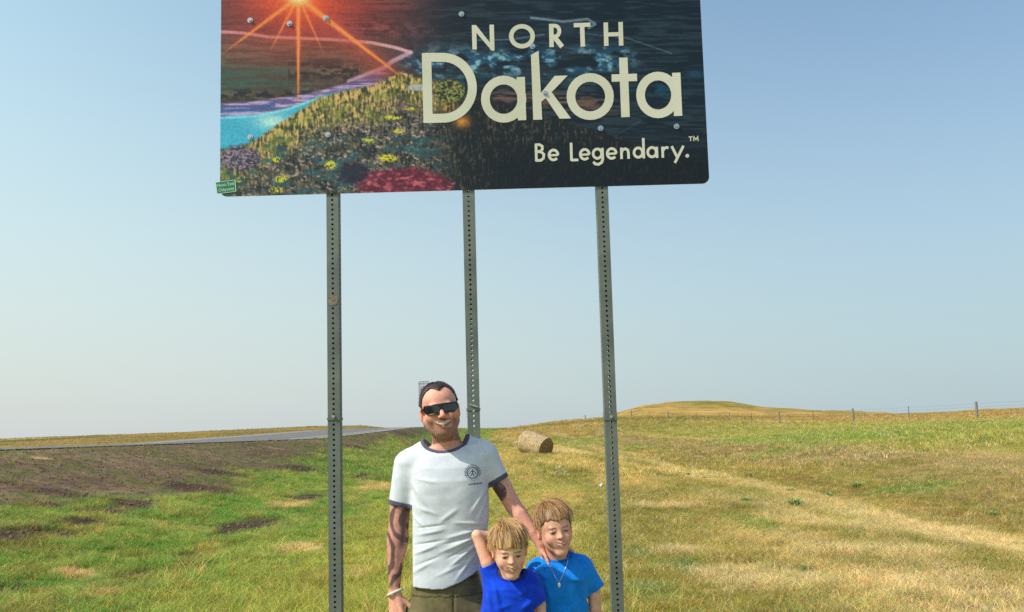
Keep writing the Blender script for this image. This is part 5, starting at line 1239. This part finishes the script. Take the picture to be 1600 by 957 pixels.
m_azure = cloth_mat('azure jersey', lin(14, 122, 220), lin(30, 144, 238)); m_azure2 = cloth_mat('azure ribbing', lin(8, 98, 190), lin(14, 112, 206))
def rowsP(P, L): return [(.5*(P(a, py)[2]+P(b, py)[2]), P(a, py)[0], P(b, py)[0], yc, hd) for py, a, b, yc, hd in L]
rB = rowsP(bp_, [(1075, 826, 918, .03, .092), (1000, 828, 918, .03, .092), (950, 828, 921, .03, .093), (920, 828, 922, .03, .095), (897, 828, 922, .03, .094), (884, 832, 917, .03, .076), (874, 844, 905, .03, .052)])
fB = [((915, 905), (880, 900), .009, .008), ((850, 900), (862, 945), .010, .005), ((835, 888), (858, 902), .009, .008), ((905, 880), (888, 890), .008, .004), ((900, 945), (870, 958), .009, .008)]
shR, VR = tee(ob, boyR, bp_, rB, [(bp_(841, 886, .03), bp_(858, 874, .03), .034, .028, .02), (bp_(906, 882, .03), bp_(886, 872, .03), .036, .028, .02), (bp_(910, 888, .03), bp_(932, 921, .03), .044, .0375, .028), (bp_(838, 892, .035), bp_(823, 925, .06), .042, .036, .028)],
              bp_(871, 859, .010), (.060, .066, .044), (m_azure, m_azure2), bz(1062), fB, (-.24, -.16, .50), (.26, .22, 1.13), seed=3)
bR = BVHTree.FromPolygons([tuple(v) for v in VR], [tuple(p.vertices) for p in shR.data.polygons])
m_silver = mat_new('silver', (.8, .8, .8), .25, 1.0)
cp = [(856.5, 869), (858.5, 880), (862, 890), (866, 899), (870, 906), (873.3, 910.5), (877, 904), (881, 895), (884.5, 886), (887, 876), (888.5, 867)]
pts = [on_cloth(bR, ob, x, y, .0018, OB) for x, y in cp]; fine = []
for a, b in zip(pts[:-1], pts[1:]):
    for t in (0, .5): fine.append(a.lerp(b, t))
nk = MB(); nk.tube(fine+[pts[-1]], .0011, 6)
for p in fine: nk.add([p+Vector(v)*.0022 for v in ((1, 0, 0), (-1, 0, 0), (0, 1, 0), (0, -1, 0), (0, 0, 1), (0, 0, -1))], [(0, 2, 4), (2, 1, 4), (1, 3, 4), (3, 0, 4), (2, 0, 5), (1, 2, 5), (3, 1, 5), (0, 3, 5)])
neck = nk.obj('necklace', m_silver, boyR); tag(neck, kind='stuff') if 0 else None
pc = on_cloth(bR, ob, 873.6, 914.5, .004, OB); V_ = []; F_ = []
for i in range(9):
    for j in range(16): th = math.pi*i/8; a = 2*math.pi*j/16; V_.append((pc.x+.0062*math.sin(th)*math.cos(a), pc.y+.0028*math.sin(th)*math.sin(a), pc.z+.0105*math.cos(th)))
for i in range(8):
    for j in range(16): F_.append((i*16+j, (i+1)*16+j, (i+1)*16+(j+1) % 16, i*16+(j+1) % 16))
link('pendant', mesh_np('pendant', V_, F_), mat_new('polished silver', (.9, .9, .88), .3, .6), neck)

# ---- younger boy, in front between the man and his brother
YB = 3.17
oy, boyY = boy_base(800, 930, YB, 'younger blond boy in a royal blue t-shirt, one elbow raised beside the man\'s waist')
yp = lambda px, py, dy=0: rel(oy, px, py, YB+dy)
skinY = linA((234, 182, 154)); TY = Pose(yp(796.5, 861.5, -.02), yaw=6, pitch=10, roll=-3, sc=.82)
fy = Field((-.22, -.20, -.01), (.20, .22, 1.26), .0027)
fy.put(cone_(yp(798, 916, .04), yp(797, 884, .02), .040, .037), .02); head(fy, TY, True, .5)
yz = lambda py: float(yp(800, py)[2])
fy.put(prof_([(yz(1050), yp(768, 1000)[0], yp(832, 1000)[0], .04, .070), (yz(960), yp(766, 960)[0], yp(834, 960)[0], .04, .072), (yz(924), yp(768, 920)[0], yp(832, 920)[0], .04, .072), (yz(912), yp(778, 912)[0], yp(824, 912)[0], .04, .05)]), .02)
aY = [yp(771, 906, .04), yp(762, 878, .035), yp(745.5, 837, .045), yp(760, 840, .070), yp(776, 849, .105), yp(783, 853, .12)]
fy.chain(aY, [.034, .0275, .0215, .0235, .0185, .0165], .02)
hand(fy, aY[-1], (.8, .1, -.1), (0, 0, 1), (.1, -1, 0), L=.10, curl=.4, r=.009)
aY2 = [yp(829, 912, .04), yp(842, 945, .04), yp(846, 985, .03), yp(842, 1028, .0), yp(838, 1060, -.02)]
fy.chain(aY2, [.032, .0265, .0245, .022, .016], .02); hand(fy, aY2[-1], (0, -.05, -1), (-.6, -.8, 0), (-.7, .6, 0), L=.125, curl=.6, spread=.12, r=.009)
legs_shoes(fy, [(-.055, .04, .56), (.05, .04, .56)], [(-.06, .03, .33), (.058, .03, .33)], [(-.065, .04, .07), (.065, .04, .07)], r=(.062, .043, .030))
skin_mesh('body', fy, m_skin, boyY, paint_b(TY, skinY, .58))
lineY = [(-180, -.050), (-120, -.032), (-100, -.016), (-84, -.004), (-66, .012), (-50, .030), (-36, .040), (-20, .048), (-6, .044), (6, .030), (18, .026), (30, .036), (44, .040), (58, .028), (72, .010), (90, -.002), (104, -.016), (125, -.032), (180, -.050)]
hair_cap('hair', TY, boyY, m_hair, .0080, lineY, top=.014, rough=.0012, seed=24, cols=blond)
hair_locks(TY, boyY, m_hair, 4800, .0085, lineY, .014, .095, 5, blond, part=(-.01, .04))
m_royal = cloth_mat('royal blue jersey', lin(10, 56, 190), lin(16, 74, 214)); m_royal2 = cloth_mat('royal ribbing', lin(8, 44, 150), lin(12, 56, 176))
rY = rowsP(yp, [(1085, 756, 846, .04, .090), (1000, 754, 846, .04, .090), (957, 751, 848, .04, .090), (935, 754, 846, .04, .090), (918, 757, 842, .04, .086), (908, 764, 836, .04, .066), (900, 776, 826, .04, .046)])
fY = [((770, 905), (782, 950), .010, .010), ((762, 915), (768, 955), .009, .006), ((830, 915), (812, 925), .009, .008), ((835, 935), (815, 948), .010, .009), ((790, 925), (810, 932), .009, .004), ((778, 898), (800, 920), .008, .005), ((800, 940), (775, 950), .009, .004)]
shY, VY = tee(oy, boyY, yp, rY, [(yp(773, 909, .04), yp(786, 900, .04), .034, .028, .02), (yp(825, 907, .04), yp(812, 900, .04), .034, .028, .02), (yp(774, 912, .04), yp(762, 882, .038), .043, .036, .028), (yp(824, 912, .04), yp(841, 943, .04), .043, .0365, .028)],
              yp(799, 893, .020), (.054, .060, .036), (m_royal, m_royal2), yz(1070), fY, (-.21, -.12, .44), (.19, .22, 1.08), seed=9)
# shorts and shoes of both boys
for (o_, e_, P_, hz_, hx, hy_, kn, m_) in ((ob, boyR, bp_, .62, .058, .03, .36, cloth_mat('navy shorts', (.02, .025, .05), (.035, .04, .07))), (oy, boyY, yp, .58, .053, .04, .34, cloth_mat('grey shorts', (.10, .10, .11), (.14, .14, .15)))):
    f = Field((-.19, -.14, kn-.03), (.19, .22, hz_+.16), .006); f.put(ell_((0, hy_, hz_+.03), (.118, .090, .11)), .02)
    for s in (-1, 1): f.put(cone_((s*hx, hy_, hz_), (s*(hx+.012), hy_-.005, kn), .078, .072), .02)
    X_, Y_, Z_ = f.grid(); nr = np.abs(f.d) < .03; f.d[nr] -= ((fbm(X_[nr]*9, Y_[nr]*9, Z_[nr]*9, s=71, o=2)-.5)*.01).astype(np.float32); f.d = np.maximum(f.d, kn-Z_).astype(np.float32); skin_mesh('shorts', f, m_, e_)
    for s in (-1, 1): shoe_obj((s*(.07 if e_ is boyR else .065), hy_, .07), .8, e_, m_shoe, m_sole)
